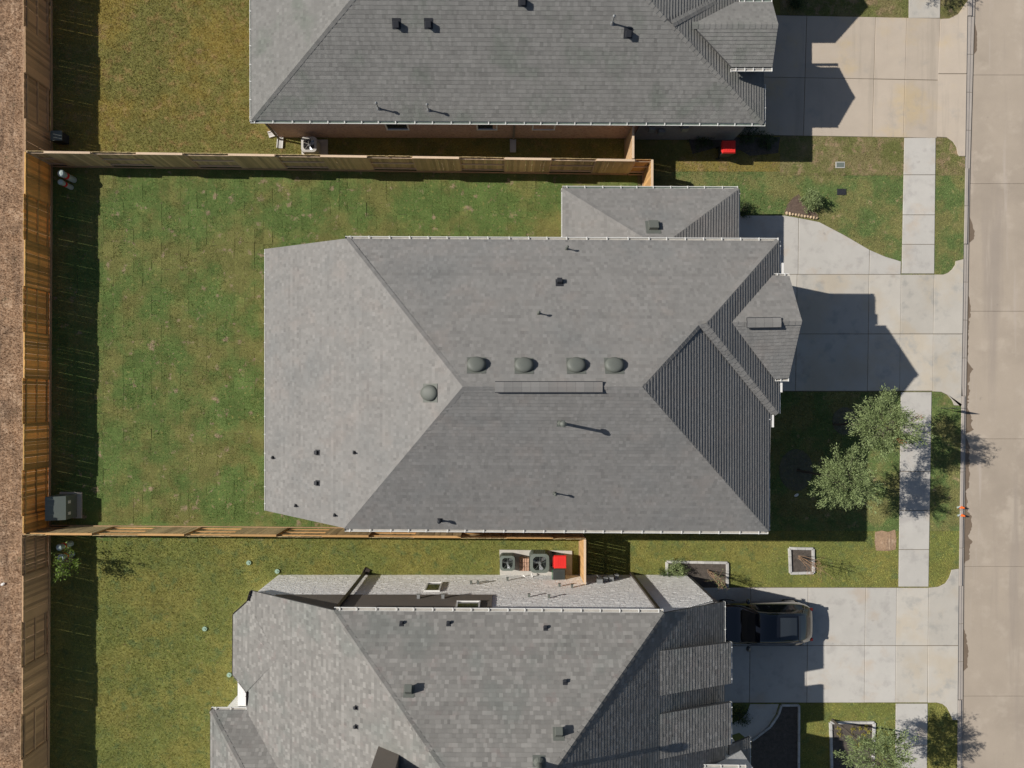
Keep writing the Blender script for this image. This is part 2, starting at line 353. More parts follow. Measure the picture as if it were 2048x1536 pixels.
# grass tufts standing on the lawns
import numpy as np
rng = np.random.default_rng(3)
def inside(px, py, poly):
    r_ = np.zeros(len(px), bool); n = len(poly)
    for i in range(n):
        (x0, y0), (x1, y1) = poly[i], poly[(i + 1) % n]
        if y0 == y1: continue
        r_ ^= ((y0 > py) != (y1 > py)) & (px < (x1 - x0) * (py - y0) / (y1 - y0) + x0)
    return r_
PAVED = []
for o in list(COL.objects):
    if o.name.split('.')[0] in ('driveway', 'pavement'):
        n = len(o.data.vertices) // 2; PAVED.append([(v.co.x / C + CX, CY - v.co.y / C) for v in o.data.vertices[:n]])
PAVED.append([(1500, 1408), (1557, 1408), (1551, 1428), (1512, 1474), (1462, 1470)])
for q in ([(1578, 1096), (1625, 1097), (1626, 1145), (1580, 1146)], [(1333, 1123), (1454, 1125), (1454, 1174), (1340, 1174)], [(1660, 1444), (1747, 1444), (1744, 1560), (1663, 1560)], [(1562, 1409), (1597, 1409), (1596, 1640), (1440, 1640), (1462, 1409)],
          [(999, 1099), (1144, 1101), (1144, 1152), (1000, 1151)], [(604, 281), (656, 280), (656, 312), (604, 312)], [(1749, 1062), (1790, 1058), (1795, 1100), (1750, 1102)], [(1568, 428), (1586, 395), (1604, 400), (1636, 430)]): PAVED.append(q)
def tufts(name, regions, mt, dens=420, hgt=.040):
    P = []
    for poly in regions:
        xs, ys_ = [p[0] for p in poly], [p[1] for p in poly]; n = int((max(xs) - min(xs)) * (max(ys_) - min(ys_)) * C * C * dens)
        x = rng.uniform(min(xs), max(xs), n); y = rng.uniform(min(ys_), max(ys_), n); k = inside(x, y, poly)
        for q in PAVED: k &= ~inside(x, y, q)
        P.append(np.stack([(x[k] - CX) * C, -(y[k] - CY) * C], 1))
    P = np.concatenate(P); n = len(P); B = 3
    base = np.repeat(P, B, 0) + rng.normal(0, .02, (n * B, 2)); m = n * B
    a = rng.uniform(0, 2 * np.pi, m); b_ = rng.uniform(0, 2 * np.pi, m); h = rng.uniform(.5, 1.2, m) * hgt; w_ = rng.uniform(.006, .013, m); ln = rng.uniform(.2, 1.1, m) * hgt
    v = np.zeros((m, 3, 3)); v[:, 0, :2] = base + np.stack([np.cos(a), np.sin(a)], 1) * w_[:, None]; v[:, 1, :2] = base - np.stack([np.cos(a), np.sin(a)], 1) * w_[:, None]
    v[:, 2, :2] = base + np.stack([np.cos(b_), np.sin(b_)], 1) * ln[:, None]; v[:, 2, 2] = h; v[:, :2, 2] = -.004
    me = bpy.data.meshes.new(name); me.vertices.add(m * 3); me.vertices.foreach_set('co', v.ravel()); me.loops.add(m * 3); me.loops.foreach_set('vertex_index', np.arange(m * 3))
    me.polygons.add(m); me.polygons.foreach_set('loop_start', np.arange(0, m * 3, 3)); me.update(calc_edges=True); me.materials.append(M[mt])
    at = me.attributes.new('tone', 'FLOAT', 'FACE'); at.data.foreach_set('value', rng.uniform(0, 1, m))
    o = bpy.data.objects.new(name, me); COL.objects.link(o); o['kind'] = 'stuff'; return o
def scale_value(m, f, skip=0):
    t = m.node_tree; b = t.nodes['Principled BSDF']; l = [q for q in t.links if q.to_node == b and q.to_socket.name == 'Base Color'][0]; src = l.from_socket
    h = t.nodes.new('ShaderNodeHueSaturation'); h.inputs['Value'].default_value = f; t.links.new(src, h.inputs['Color']); t.links.new(h.outputs[0], b.inputs['Base Color'])
def blade(name, src):
    m = M[src].copy(); m.name = name; t = m.node_tree; b = t.nodes['Principled BSDF']; M[name] = m
    for l in list(t.links):
        if l.to_node == b and l.to_socket.name == 'Normal': t.links.remove(l)
for q in ('mid', 'top', 'bot', 'dry', 'front'):
    blade('blade_' + q, 'grass_' + q); scale_value(M['grass_' + q], 1.02 if q != 'mid' else 1.0); scale_value(M['blade_' + q], {'mid': 1.75, 'front': 1.7, 'dry': 1.5}.get(q, 1.85))
tufts('dirt_clods', [[(-60, -20), (44, -20), (44, 1560), (-60, 1560)]], 'dirt', 420, .030)
tufts('grass_blades', [[(104, -20), (515, -20), (515, 300), (104, 318)], [(515, 250), (1270, 270), (1270, 322), (515, 316)]], 'blade_top')
tufts('grass_blades', [[(104, 334), (1290, 346), (1290, 500), (545, 500), (545, 1046), (101, 1046)], [(545, 1000), (700, 1040), (700, 1054), (545, 1050)]], 'blade_mid', 480, .036)
tufts('grass_blades', [[(99, 1062), (1175, 1066), (1175, 1152), (560, 1150), (500, 1180), (467, 1225), (467, 1355), (492, 1385), (492, 1415), (421, 1417), (421, 1560), (96, 1560)]], 'blade_bot')
tufts('grass_blades', [[(1560, -20), (1934, -20), (1929, 350), (1560, 350)], [(1290, 300), (1560, 300), (1560, 345), (1290, 343)]], 'blade_dry')
tufts('grass_blades', [[(1290, 340), (1928, 352), (1920, 830), (1915, 1062), (1460, 1062), (1460, 420), (1290, 400)]], 'blade_front')
tufts('grass_blades', [[(1175, 1062), (1915, 1062), (1912, 1560), (1600, 1560), (1460, 1176), (1175, 1156)]], 'blade_bot')

# ------------------------------------------------------------------ roofs
class Plane:
    def __init__(s, a, b, c):
        a, b, c = [p if isinstance(p, Vector) else V(*p) for p in (a, b, c)]
        n = (b - a).cross(c - a).normalized(); s.n = n if n.z > 0 else -n; s.o = a
        s.v = Vector((-s.n.x * s.n.z, -s.n.y * s.n.z, 1 - s.n.z ** 2)).normalized(); s.u = s.v.cross(s.n).normalized()
    def at(s, px, py):
        d = Vector(((px - CX) * C, -(py - CY) * C, -H)); o = Vector((0, 0, H))
        return o + d * ((s.o - o).dot(s.n) / d.dot(s.n))
    def z(s, x, y): return s.o.z - (s.n.x * (x - s.o.x) + s.n.y * (y - s.o.y)) / s.n.z
    def uv(s, p): d = p - s.o; return (d.dot(s.u), d.dot(s.v))
def pitch(a, b, inward, slope):              # plane from an eave a-b (world) rising towards `inward`
    d = (b - a).normalized(); q = (inward - a) - d * (inward - a).dot(d); q.z = 0; q.normalize()
    return Plane(a, b, a + q + Vector((0, 0, slope)))
def clip(poly, conv):
    for i in range(len(conv)):
        a, b = conv[i], conv[(i + 1) % len(conv)]; out = []
        f = lambda p: (b[0] - a[0]) * (p[1] - a[1]) - (b[1] - a[1]) * (p[0] - a[0])
        for j in range(len(poly)):
            p, q = poly[j], poly[(j + 1) % len(poly)]; fp, fq = f(p), f(q)
            if fp >= 0: out.append(p)
            if (fp >= 0) != (fq >= 0):
                t = fp / (fp - fq); out.append((p[0] + (q[0] - p[0]) * t, p[1] + (q[1] - p[1]) * t))
        poly = out
        if len(poly) < 3: return []
    return poly
def slope(house, pl, pieces, mt, single=60, ex=.145, wr=(.09, .17), lift=0.0, thick=.10, bt=.017, tg=.16, lt=.12):
    """one roof slope: deck slab, courses of shingle tabs; pieces = convex px polygons or world points on the plane"""
    deck = MB(); P2 = []
    for pc in pieces:
        w3 = [p if isinstance(p, Vector) else pl.at(*p) for p in pc]
        w3 = [p + pl.n * lift for p in w3]
        q = [pl.uv(p) for p in w3]
        a = sum(q[i][0] * q[(i + 1) % len(q)][1] - q[(i + 1) % len(q)][0] * q[i][1] for i in range(len(q)))
        if a < 0: q = q[::-1]; w3 = w3[::-1]
        P2.append(q); lo = [p - Vector((0, 0, thick)) for p in w3]; m = len(w3)
        deck.poly(w3); deck.poly(lo[::-1])
        for i in range(m):
            j = (i + 1) % m; deck.poly([w3[i], lo[i], lo[j], w3[j]])
    root = deck.build('roof_slope', M['deck'], house)
    U = [p[0] for q in P2 for p in q]; Vv = [p[1] for q in P2 for p in q]
    u0, u1, v0, v1 = min(U), max(U), min(Vv), max(Vv)
    def P3(u, v, h): return pl.o + pl.u * u + pl.v * v + pl.n * (lift + h)
    full = []; rest = []; v = v0; 
    while v < v1:
        u = u0 - R.uniform(0, .4)
        base = .5 + R.gauss(0, .06)
        while u < u1:
            w_ = R.uniform(*wr); t = bt * (R.choice((.85, 1.0, 1.15)) if bt < .03 else R.uniform(.95, 1.05)); tone = min(1, max(0, base + R.gauss(0, tg) + (lt if R.random() < .2 else 0)))
            quad = [(u, v), (u + w_, v), (u + w_, v + ex), (u, v + ex)]
            for conv in P2:
                c = clip(quad, conv)
                if not c: continue
                bb = []
                hh = lambda vv: .003 + t * (1 - (vv - v) / ex)
                bb.append([P3(a, b_, hh(b_)) for a, b_ in c])
                for i in range(len(c)):
                    p, q = c[i], c[(i + 1) % len(c)]
                    if abs(p[1] - v) < 1e-5 and abs(q[1] - v) < 1e-5: bb.append([P3(p[0], v, hh(v)), P3(p[0], v, -.002), P3(q[0], v, -.002), P3(q[0], v, hh(v))])
                isfull = len(c) == 4 and abs(max(p[0] for p in c) - min(p[0] for p in c) - w_) < 1e-4 and abs(max(p[1] for p in c) - min(p[1] for p in c) - ex) < 1e-4
                (full if isfull else rest).append((w_, bb, tone))
            u += w_
        v += ex
    inview = lambda t: (lambda p: 0 < CX + p.x / C / (1 - p.z / H) < 2048 and 0 < CY - p.y / C / (1 - p.z / H) < 1536)(t[1][0][0])
    full.sort(key=lambda t: -(t[0] + (5 if inview(t) else 0))); 
    for w_, bb, tone in full[:single]:
        b = MB()
        for q in bb: b.poly(q, tone)
        b.build('shingle', M[mt], root)
    b = MB()
    for w_, bb, tone in full[single:] + rest:
        for q in bb: b.poly(q, tone)
    if b.f: b.build('shingle_courses', M[mt], root, kind='stuff')
    return root
def caps(house, a, b, pa, pb, mt, step=.23, half=.15, h=.016):
    """ridge or hip caps laid from a (low) to b"""
    d = b - a; n = max(1, int(d.length / step)); d.normalize()
    na = pa.n; nb = pb.n; sa = na.cross(d).normalized(); sb = nb.cross(d).normalized()
    if sa.dot(nb) > 0: sa = -sa
    if sb.dot(na) > 0: sb = -sb
    if sa.z > .2 and sb.z > .2: return
    up = ((na + nb) / 2).normalized(); ms = []
    for k in range(4):
        m = MB(); tone = (.28, .42, .55, .68)[k]
        A0, A1 = up * (h + .014), d * step * 1.12 + up * (h)
        for s_ in (sa, sb):
            q = [A0, A0 + s_ * half - up * .004, A1 + s_ * half - up * .006, A1]; m.poly(q, tone)
            m.poly([q[0] - up * .02, q[1] - up * .02, q[1], q[0]], tone * .8); m.poly([q[1] - up * .022, q[2] - up * .016, q[2], q[1]], tone)
        ms.append(m.mesh('ridge_cap', M[mt]))
    off = wloc(house)
    for i in range(n):
        o = bpy.data.objects.new('ridge_cap', R.choice(ms)); COL.objects.link(o); o.location = a + d * (i * (b - a).length / n) - off; o.parent = house
def gutter(house, a, b, out, step=.74, trough='trough', w_=.125, mt='gutter', dn=.03):
    """open gutter along a-b, `out` = outward unit xy; hangers across it"""
    out = Vector((out[0], out[1], 0)).normalized(); z = Vector((0, 0, 1)); d = (b - a); L_ = d.length; d.normalize()
    prof = [(0, 0), (0, -.11), (w_ * .75, -.11), (w_, -.04), (w_, 0), (w_ - .022, 0), (w_ - .022, -.03), (w_ * .7, -.10), (.012, -.10), (.012, 0)]
    P = lambda p, x: p + out * (x[0]) + z * (x[1] - dn)
    m = MB()
    for i in range(len(prof)):
        p, q = prof[i], prof[(i + 1) % len(prof)]; m.poly([P(a, p), P(b, p), P(b, q), P(a, q)])
    m.poly([P(a, (0, 0)), P(a, (0, -.11)), P(a, (w_, -.11)), P(a, (w_, 0))]); m.poly([P(b, (0, 0)), P(b, (0, -.11)), P(b, (w_, -.11)), P(b, (w_, 0))])
    g = m.build('gutter', M[mt], house)
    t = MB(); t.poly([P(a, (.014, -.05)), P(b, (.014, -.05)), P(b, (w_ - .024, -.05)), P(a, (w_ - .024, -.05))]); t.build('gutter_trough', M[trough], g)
    hm = MB(); ang = math.atan2(d.y, d.x); hm.box((0, 0, 0), (.035, w_ + .03, .02), ang); me = hm.mesh('hanger', M[mt]); x = .2; off = wloc(g)
    while x < L_:
        o = bpy.data.objects.new('hanger', me); COL.objects.link(o); o.parent = g; o.location = a + d * x + out * (w_ / 2 - .005) + z * (.012 - dn) - off; x += step * R.uniform(.9, 1.1)
    return g
def walls(house, ring, mt, name='wall', top=True):     # ring of (X,Y,ktop) in ground units; each face its own quad, closed on top
    m = MB(); r = [PW(x, y, 0) for x, y, k in ring]; t = [PW(x, y, k) for x, y, k in ring]; n = len(ring)
    for p in r: p.z = -.2
    for i in range(n):
        j = (i + 1) % n; m.poly([r[i], r[j], t[j], t[i]])
    if top: m.poly(t)
    return m.build(name, M[mt], house)
def window(house, c, wd, ht, nrm, frame='white', pane='glass', d=.05):
    """window on a wall; nrm outward xy"""
    n = Vector((nrm[0], nrm[1], 0)).normalized(); u = Vector((-n.y, n.x, 0)); z = Vector((0, 0, 1)); c = Vector(c)
    rz = math.atan2(u.y, u.x); m = MB()
    for s_ in (-1, 1):
        m.box(c + u * (s_ * wd / 2) + n * (d / 2), (.07, d, ht + .07), rz); m.box(c + z * (s_ * ht / 2) + n * (d / 2 + .002), (wd + .07, d + .004 if s_ > 0 else d + .03, .06), rz)
    w_ = m.build('window', M[frame], house)
    p = MB(); p.box(c + n * .012, (wd - .07, .01, ht - .07), rz); p.build('pane', M[pane], w_)
    return w_
# penetrations -------------------------------------------------------
def turtle(house, pl, px, py, r=.34):
    p = pl.at(px, py); z = Matrix(((pl.u.x, pl.v.x, pl.n.x), (pl.u.y, pl.v.y, pl.n.y), (pl.u.z, pl.v.z, pl.n.z)))
    m = MB(); m.box(p + pl.n * .015, (r * 2.0, r * 2.0, .02), M=z)
    f = m.build('roof_vent', M['metal_dk'], house)
    d = MB(); d.sm = True; prof = [(.40, 0), (.40, .07), (.92, .09), (1.0, .15), (.97, .24), (.86, .32), (.66, .37), (.36, .395), (.05, .40)]
    d.lathe([(a * r, b_ * r * 1.6) for a, b_ in prof], (0, 0, 0), 28, sx=1.0, sy=.86)
    c0 = Vector((0, 0, .0)); q = Vector((0, 0, 1)).rotation_difference(pl.n * .55 + Vector((0, 0, .45))).to_matrix()
    d.v = [tuple(q @ Vector(v) + p + pl.n * .02) for v in d.v]; d.build('vent_hood', M['metal_dk'], f)
def boxvent(house, pl, px, py, s=.26, h=.15, mt='metal_bk'):
    p = pl.at(px, py); z = Matrix(((pl.u.x, pl.v.x, pl.n.x), (pl.u.y, pl.v.y, pl.n.y), (pl.u.z, pl.v.z, pl.n.z)))
    m = MB(); m.box(p + pl.n * .014, (s * 1.5, s * 1.7, .016), M=z); m.box(p + pl.n * (h / 2) - pl.v * .02, (s * .9, s * .9, h), M=z)
    f = m.build('roof_vent', M[mt], house)
    t = MB(); t.box(p + pl.n * (h + .02) - pl.v * .03, (s, s, .045), M=z); bevel(t.build('vent_hood', M[mt], f), .012)
def pipe(house, pl, px, py, h=.35, r=.04, mt='galv', cap=False):
    p = pl.at(px, py); z = Matrix(((pl.u.x, pl.v.x, pl.n.x), (pl.u.y, pl.v.y, pl.n.y), (pl.u.z, pl.v.z, pl.n.z)))
    m = MB(); m.sm = False; m.tube(p - Vector((0, 0, .05)), p + Vector((0, 0, h)), r, n=12); m.tube(p + pl.n * .01, p + Vector((0, 0, .12)) + pl.n * .01, r * 2.2, r * 1.15, 12)
    m.box(p + pl.n * .012, (r * 4.8, r * 5.4, .012), M=z)
    f = m.build('vent_pipe', M[mt], house)
    if cap:
        c = MB(); c.tube(p + Vector((0, 0, h - .02)), p + Vector((0, 0, h + .05)), r * 1.9, r * 1.9, 14); c.tube(p + Vector((0, 0, h + .05)), p + Vector((0, 0, h + .10)), r * 2.1, r * .6, 14); c.build('pipe_cap', M[mt], f)
def ridgevent(house, a, b, w_=.24):
    d = (b - a).normalized(); rz = math.atan2(d.y, d.x); n = 9; m = MB(); m.box((a + b) / 2 + Vector((0, 0, .0)), ((b - a).length, w_ + .05, .07), rz)
    f = m.build('ridge_vent', M['metal_bk'], house)
    k = max(3, int((b - a).length / .30)); L_ = (b - a).length / k
    s = d.cross(Vector((0, 0, 1)))
    for i in range(k):
        q = a + d * (i * L_) + Vector((0, 0, .0)); m = MB(); t = R.uniform(.2, .75)
        for sg in (-1, 1):
            A, B_ = q + Vector((0, 0, .075)), q + d * (L_ - .004) + Vector((0, 0, .070)); o_ = s * (sg * w_ / 2) - Vector((0, 0, .03))
            m.poly([A, A + o_, B_ + o_, B_], t)
        m.build('vent_shingle', M['shingle'], f)
def spout(house, X, Y, k, mt='white', s=.09):
    p = PW(X, Y); m = MB(); m.box((p.x, p.y, H * k / 2), (s, s * .8, H * k)); return m.build('downspout', M[mt], house)

# ---- middle house
hm = thing('house', 'grey shingled house in the middle with five round roof vents and white gutters', 'house', PW(100, -20))
KM = .165
W = Plane((693, 479, KM), (690, 1053, KM), (925, 773, .266))
N_ = Plane((693, 480, KM), (1555, 483, KM), (925, 773, .266))
Sp = Plane((690, 1057, KM), (1535, 1062, KM), (925, 774, .266))
E1 = Plane((1536, 1061, KM), (1536, 829, KM), (1285, 774, .266))
kR = .2275
E2 = Plane((1556, 483, KM), (1556, 800, KM), (1413, 646, kR))
S2 = Plane((1397, 650, kR), (1413, 646, kR), (1548, 826, KM))
K = lambda pl, *p: pl.at(*p)
slope(hm, W, [[(531, 498), (693, 477), (925, 773), (689, 1056), (531, 1021)]], 'shingle', 70)
slope(hm, N_, [[(693, 478), (1557, 482), (1413, 646), (1397, 650)], [(693, 478), (1397, 650), (1285, 773), (925, 773)]], 'shingle', 70)
slope(hm, Sp, [[(689, 1057), (925, 774), (1285, 774), (1536, 1062)]], 'shingle', 70)
slope(hm, E1, [[(1285, 774), (1397, 650), (1541, 828), (1536, 1062)]], 'shingle', 45, bt=.030, tg=.07)
slope(hm, E2, [[(1413, 646), (1557, 482), (1557, 826)]], 'shingle', 15, bt=.030, tg=.07)
slope(hm, S2, [[(1397, 650), (1413, 646), (1556, 826), (1541, 828)]], 'shingle', 0)
# front gable over the entry
GN = Plane((1603, 640, .206), (1463, 645, .206), (1578, 555, .172))
GS = Plane((1603, 640, .206), (1463, 645, .206), (1577, 754, .172))
slope(hm, GN, [[(1535, 552), (1578, 553), (1603, 642), (1463, 645)]], 'shingle', 15, lift=.03)
slope(hm, GS, [[(1463, 645), (1603, 642), (1577, 755), (1548, 757)]], 'shingle', 15, lift=.03)
# lower north wing
LN = Plane((1125, 378, .072), (1477, 379, .072), PW(280, -268, .121))
LE = Plane((1477, 378, .072), (1476, 500, .072), PW(280, -268, .121))
LW = Plane((1126, 378, .072), (1126, 500, .072), PW(280, -268, .121))
ap = PW(280, -268, .121)
slope(hm, LN, [[(1125, 377), (1477, 378), ap]], 'shingle', 10)
slope(hm, LE, [[(1477, 378), ap, (1477, 511)]], 'shingle', 8, bt=.030, tg=.07)
slope(hm, LW, [[(1125, 377), ap, (1125, 511)]], 'shingle', 7)
caps(hm, K(W, 693, 478), K(W, 925, 773), W, N_, 'shingle'); caps(hm, K(W, 689, 1056), K(W, 925, 774), W, Sp, 'shingle')
caps(hm, K(N_, 925, 773.5), K(N_, 1285, 773.5), N_, Sp, 'shingle', half=.17)
caps(hm, K(E1, 1536, 1061), K(E1, 1285, 774), E1, Sp, 'shingle'); caps(hm, K(N_, 1285, 773), K(N_, 1397, 650), E1, N_, 'shingle')
caps(hm, K(N_, 1397, 650), K(N_, 1413, 646), S2, N_, 'shingle'); caps(hm, K(E2, 1557, 482), K(E2, 1413, 646), E2, N_, 'shingle'); caps(hm, K(E2, 1556, 826), K(E2, 1413, 646), E2, S2, 'shingle')
caps(hm, K(GN, 1603, 642) + Vector((0, 0, .03)), K(GN, 1463, 645) + Vector((0, 0, .03)), GN, GS, 'shingle', half=.17)
caps(hm, K(LN, 1477, 378), ap, LN, LE, 'shingle'); caps(hm, K(LN, 1125, 377), ap, LN, LW, 'shingle')
ridgevent(hm, K(N_, 990, 774), K(N_, 1205, 774), .36); ridgevent(hm, K(GN, 1493, 646) + Vector((0, 0, .03)), K(GN, 1561, 645) + Vector((0, 0, .03)), .36)
for px, py in ((953, 731), (1048, 732), (1152, 732), (1228, 732)): turtle(hm, N_, px, py)
turtle(hm, W, 861, 786)
boxvent(hm, N_, 1119, 566, .20, .13); boxvent(hm, LN, 1306, 455, .42, .16, 'metal_dk')
for px, py in ((636, 905), (636, 966)): boxvent(hm, W, px, py, .16, .09)
for px, py in ((546, 915), (709, 905), (592, 1011), (670, 1030)): pipe(hm, W, px, py, .22, .032, 'metal_bk')
for px, py in ((1133, 498), (1077, 627)): pipe(hm, N_, px, py, .38, .026, 'metal_dk', True)
pipe(hm, Sp, 1121, 846, 1.15, .055, 'metal_dk', True); pipe(hm, Sp, 1109, 986, .45, .028, 'metal_dk', True); pipe(hm, Sp, 880, 1040, .34, .04, 'metal_bk', True)
gutter(hm, K(N_, 690, 478), K(N_, 1557, 482), (0, 1), .78, 'trough_lt'); gutter(hm, K(Sp, 689, 1057), K(Sp, 1537, 1062), (0, -1), .78, 'trough_lt')
gutter(hm, K(W, 531.5, 498), K(W, 531.5, 1021), (-1, 0), .8, 'trough_lt', .07)
gutter(hm, K(E1, 1536, 829), K(E1, 1536, 1062), (1, 0), 9, 'trough_lt', .09); gutter(hm, K(E2, 1557, 482), K(E2, 1557, 548), (1, 0), 9, 'trough_lt', .09); gutter(hm, K(E2, 1557, 760), K(E2, 1557, 827), (1, 0), 9, 'trough_lt', .09)
gutter(hm, K(GN, 1545, 553), K(GN, 1579, 553), (0, 1), .3, 'trough_lt'); gutter(hm, K(GS, 1552, 756), K(GS, 1578, 756), (0, -1), .3, 'trough_lt')
gutter(hm, K(LN, 1125, 377), K(LN, 1477, 378), (0, 1), .74); gutter(hm, K(LE, 1477, 378), K(LE, 1477, 509), (1, 0), 9, 'trough_lt', .07); gutter(hm, K(LW, 1125, 377), K(LW, 1125, 509), (-1, 0), .5, 'trough_lt', .05)
walls(hm, [(-247, -258, .165), (436, -258, .165), (436, -215, .16), (436, 18, .16), (436, 210, .163), (-247, 204, .165)], 'brick_pink')
walls(hm, [(-418, -262, .079), (-247.2, -257, .155), (-247.2, 204, .155), (-418, 196, .079)], 'brick_pink')
walls(hm, [(436.2, -200, .168), (466, -200, .168), (466, -121, .200), (466, -42, .168), (436.2, -42, .168)], 'brick_grey')
walls(hm, [(436.2, -256, .16), (452, -256, .16), (452, 16, .16), (436.2, 16, .16)], 'brick_grey')
walls(hm, [(127, -383, .068), (431, -383, .068), (431, -258.3, .068), (127, -258.3, .068)], 'brick_pink')
sf = MB()
for ring, k in (([(-261, -268), (464, -268), (464, 22), (452, 22), (452, 217), (-261, 213)], KM - .004), ([(114, -394), (444, -394), (444, -262), (114, -262)], .0695)):
    sf.poly([PW(x, y, k) for x, y in ring])
sf.build('soffit', M['soffit'], hm)
for (X, Y, k) in ((455, -226, .16), (456, 2, .16), (440, 30, .16)): spout(hm, X, Y, k)
gd = MB()
for j in range(4): gd.box(PW(467, -150, 0) + Vector((.02, 0, .3 + j * .56)), (.05, 2.6, .54))
gd.build('garage_door', M['white'], hm)
# elbow of the downspouts seen in white at the front eave
for p in (K(E2, 1560, 538), K(E2, 1557, 772), K(E1, 1540, 842)):
    m = MB(); m.box(p + Vector((.12, 0, -.06)), (.09, .5, .08)); m.build('spout_elbow', M['white'], hm)

# ---- top house
ht = thing('house', 'grey shingled house at the top with a pinkish brick side wall and green tinged gutters', 'house', PW(0, -700))
KT = .08
a, b = V(503, 240, KT), V(1527, 246, KT)
TS = pitch(a, b, PW(0, -900, KT), .55)
TW = Plane((502, -200, KT), (503, 240, KT), TS.at(690, 12))
TE = Plane((1527, 246, KT), (1527, 0, KT), TS.at(1345, 48))
rY = -760                                   # ridge line
def onS(X): return Vector((X * C, -rY * C, TS.z(X * C, -rY * C)))
def hitW(pl):                                # where hip reaches the ridge line
    lo, hi = -500, 500
    for _ in range(50):
        md = (lo + hi) / 2; z = pl.z(md * C, -rY * C)
        if (z < onS(0).z) == (pl is TW): lo = md
        else: hi = md
    return lo
rw, re = onS(hitW(TW)), onS(hitW(TE)); R1, R2 = TS.at(1345, 48), TS.at(1331, 35)
slope(ht, TS, [[(503, 240), (1527, 246), (1345, 48), (1331, 35), re, rw]], 'shingle_top', 165, bt=.010, tg=.2, ex=.165)
yN = rY - 250
slope(ht, TW, [[(503, 240), rw, Vector((rw.x, -yN * C, rw.z)), V(503, -330, KT)]] if False else [[(503, 240), rw, (502, -250)]], 'shingle_top', 50)
TN = Plane(rw, re, PW(0, -1030, KT)); nw, ne = PW(-455, -1030, KT), PW(480, -1030, KT)
slope(ht, TN, [[rw, re, ne, nw]], 'shingle_top', 0)
slope(ht, TE, [[(1527, 246), (1345, 48), (1357, 38), (1470, -30), (1527, -40)]], 'shingle_top', 50, bt=.030, tg=.07)
TE1 = Plane(re, TS.at(1331, 35), PW(470, -800, KT + .004))
slope(ht, TE1, [[re, (1331, 35), (1345, 44), (1440, -10), (1440, -160), (1340, -150)]], 'shingle_top', 15, bt=.030, tg=.07)
TN2 = Plane(R1, TS.at(1331, 40), PW(480, -745, KT + .01))
TB = Plane(R1, V(1425, 3, .108), TS.at(1331, 40))
slope(ht, TB, [[R1, V(1331, 38, R2.z / H), V(1420, -4, .112), V(1432, 4, .108)]], 'shingle_top', 0, lift=.02)
GT_p = (1556, 50, .1306)
g0 = PW(483, -652, .1306); g1 = Vector((g0.x - 4.6, g0.y, g0.z))
TG1 = Plane(g0, g1, V(1544, 134, .1125)); TG2 = Plane(g0, g1, V(1544, 5, .1125))
slope(ht, TG1, [[g0, (1385, 50), (1463, 134), (1544, 134)]], 'shingle_top', 15, lift=.03)
slope(ht, TG2, [[g0, (1385, 50), (1400, 42), (1470, 6), (1544, 6)]], 'shingle_top', 5, lift=.03)
g2 = PW(483, -840, .147); g3 = PW(300, -840, .147)
H1 = Plane(g2, g3, PW(483, -753, .109)); H2 = Plane(g2, g3, PW(483, -927, .109))
slope(ht, H1, [[g2, g3, PW(300, -753, .109), PW(483, -753, .109)]], 'shingle_top', 0); slope(ht, H2, [[g2, g3, PW(300, -927, .109), PW(483, -927, .109)]], 'shingle_top', 0)
caps(ht, K(TS, 503, 240), rw, TS, TW, 'shingle_top'); caps(ht, K(TS, 1527, 246), R1, TS, TE, 'shingle_top'); caps(ht, K(TS, 1333, 38), re, TS, TE1, 'shingle_top')
caps(ht, V(1430, 2, .109) + Vector((0, 0, .03)), R1 + Vector((0, 0, .03)), TE, TB, 'shingle_top'); caps(ht, g0 + Vector((0, 0, .035)), g0 + (K(TG1, 1385, 50) - g0) + Vector((0, 0, .035)), TG1, TG2, 'shingle_top', half=.17)
for px, py in ((793, 47), (857, 47), (1256, 66), (1045, 2)): boxvent(ht, TS, px, py, .24, .19)
for px, py in ((757, 217), (857, 220), (1224, 47)): pipe(ht, TS, px, py, .55, .030, 'galv', True)
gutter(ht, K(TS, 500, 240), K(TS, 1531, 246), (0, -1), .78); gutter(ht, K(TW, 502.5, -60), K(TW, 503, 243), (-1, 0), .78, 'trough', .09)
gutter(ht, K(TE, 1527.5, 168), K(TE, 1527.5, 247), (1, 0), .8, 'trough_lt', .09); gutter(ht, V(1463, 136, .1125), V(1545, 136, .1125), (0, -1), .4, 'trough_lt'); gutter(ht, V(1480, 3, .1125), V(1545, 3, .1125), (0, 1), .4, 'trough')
walls(ht, [(-441, -525, KT - .002), (265, -523, KT - .002), (265, -1010, KT - .002), (-441, -1010, KT - .002)], 'brick_pink')
walls(ht, [(265.2, -521, KT - .002), (467, -520, KT - .002), (467, -1010, KT - .002), (265.2, -1010, KT - .002)], 'brick_grey')
walls(ht, [(467.2, -603, .108), (474, -603, .108), (474, -652, .126), (474, -700, .108), (467.2, -700, .108)], 'brick_pink')
walls(ht, [(467.2, -765, .106), (474, -765, .106), (474, -840, .142), (474, -915, .106), (467.2, -915, .106)], 'brick_pink')
sf = MB(); sf.poly([PW(x, y, KT - .0035) for x, y in ((-455, -514), (480, -509), (480, -1025), (-455, -1025))]); sf.build('soffit', M['soffit'], ht)
for X, wd in ((-197, 1.0), (-25, .9), (84, 1.0)): window(ht, PW(X, -524.5, 0) + Vector((0, 0, 1.65)), wd, 1.05, (0, -1), 'white')
for X, Y in ((27, -521), (-441, -521)): spout(ht, X, Y, KT, 'siding')
mb = MB()
for dx, z_ in ((0, 1.5), (.5, 1.2), (1.5, 1.6)): mb.box(PW(290, -519, 0) + Vector((dx, -.06, z_)), (.28, .14, .4))
mb.build('meter_box', M['galv'], ht)

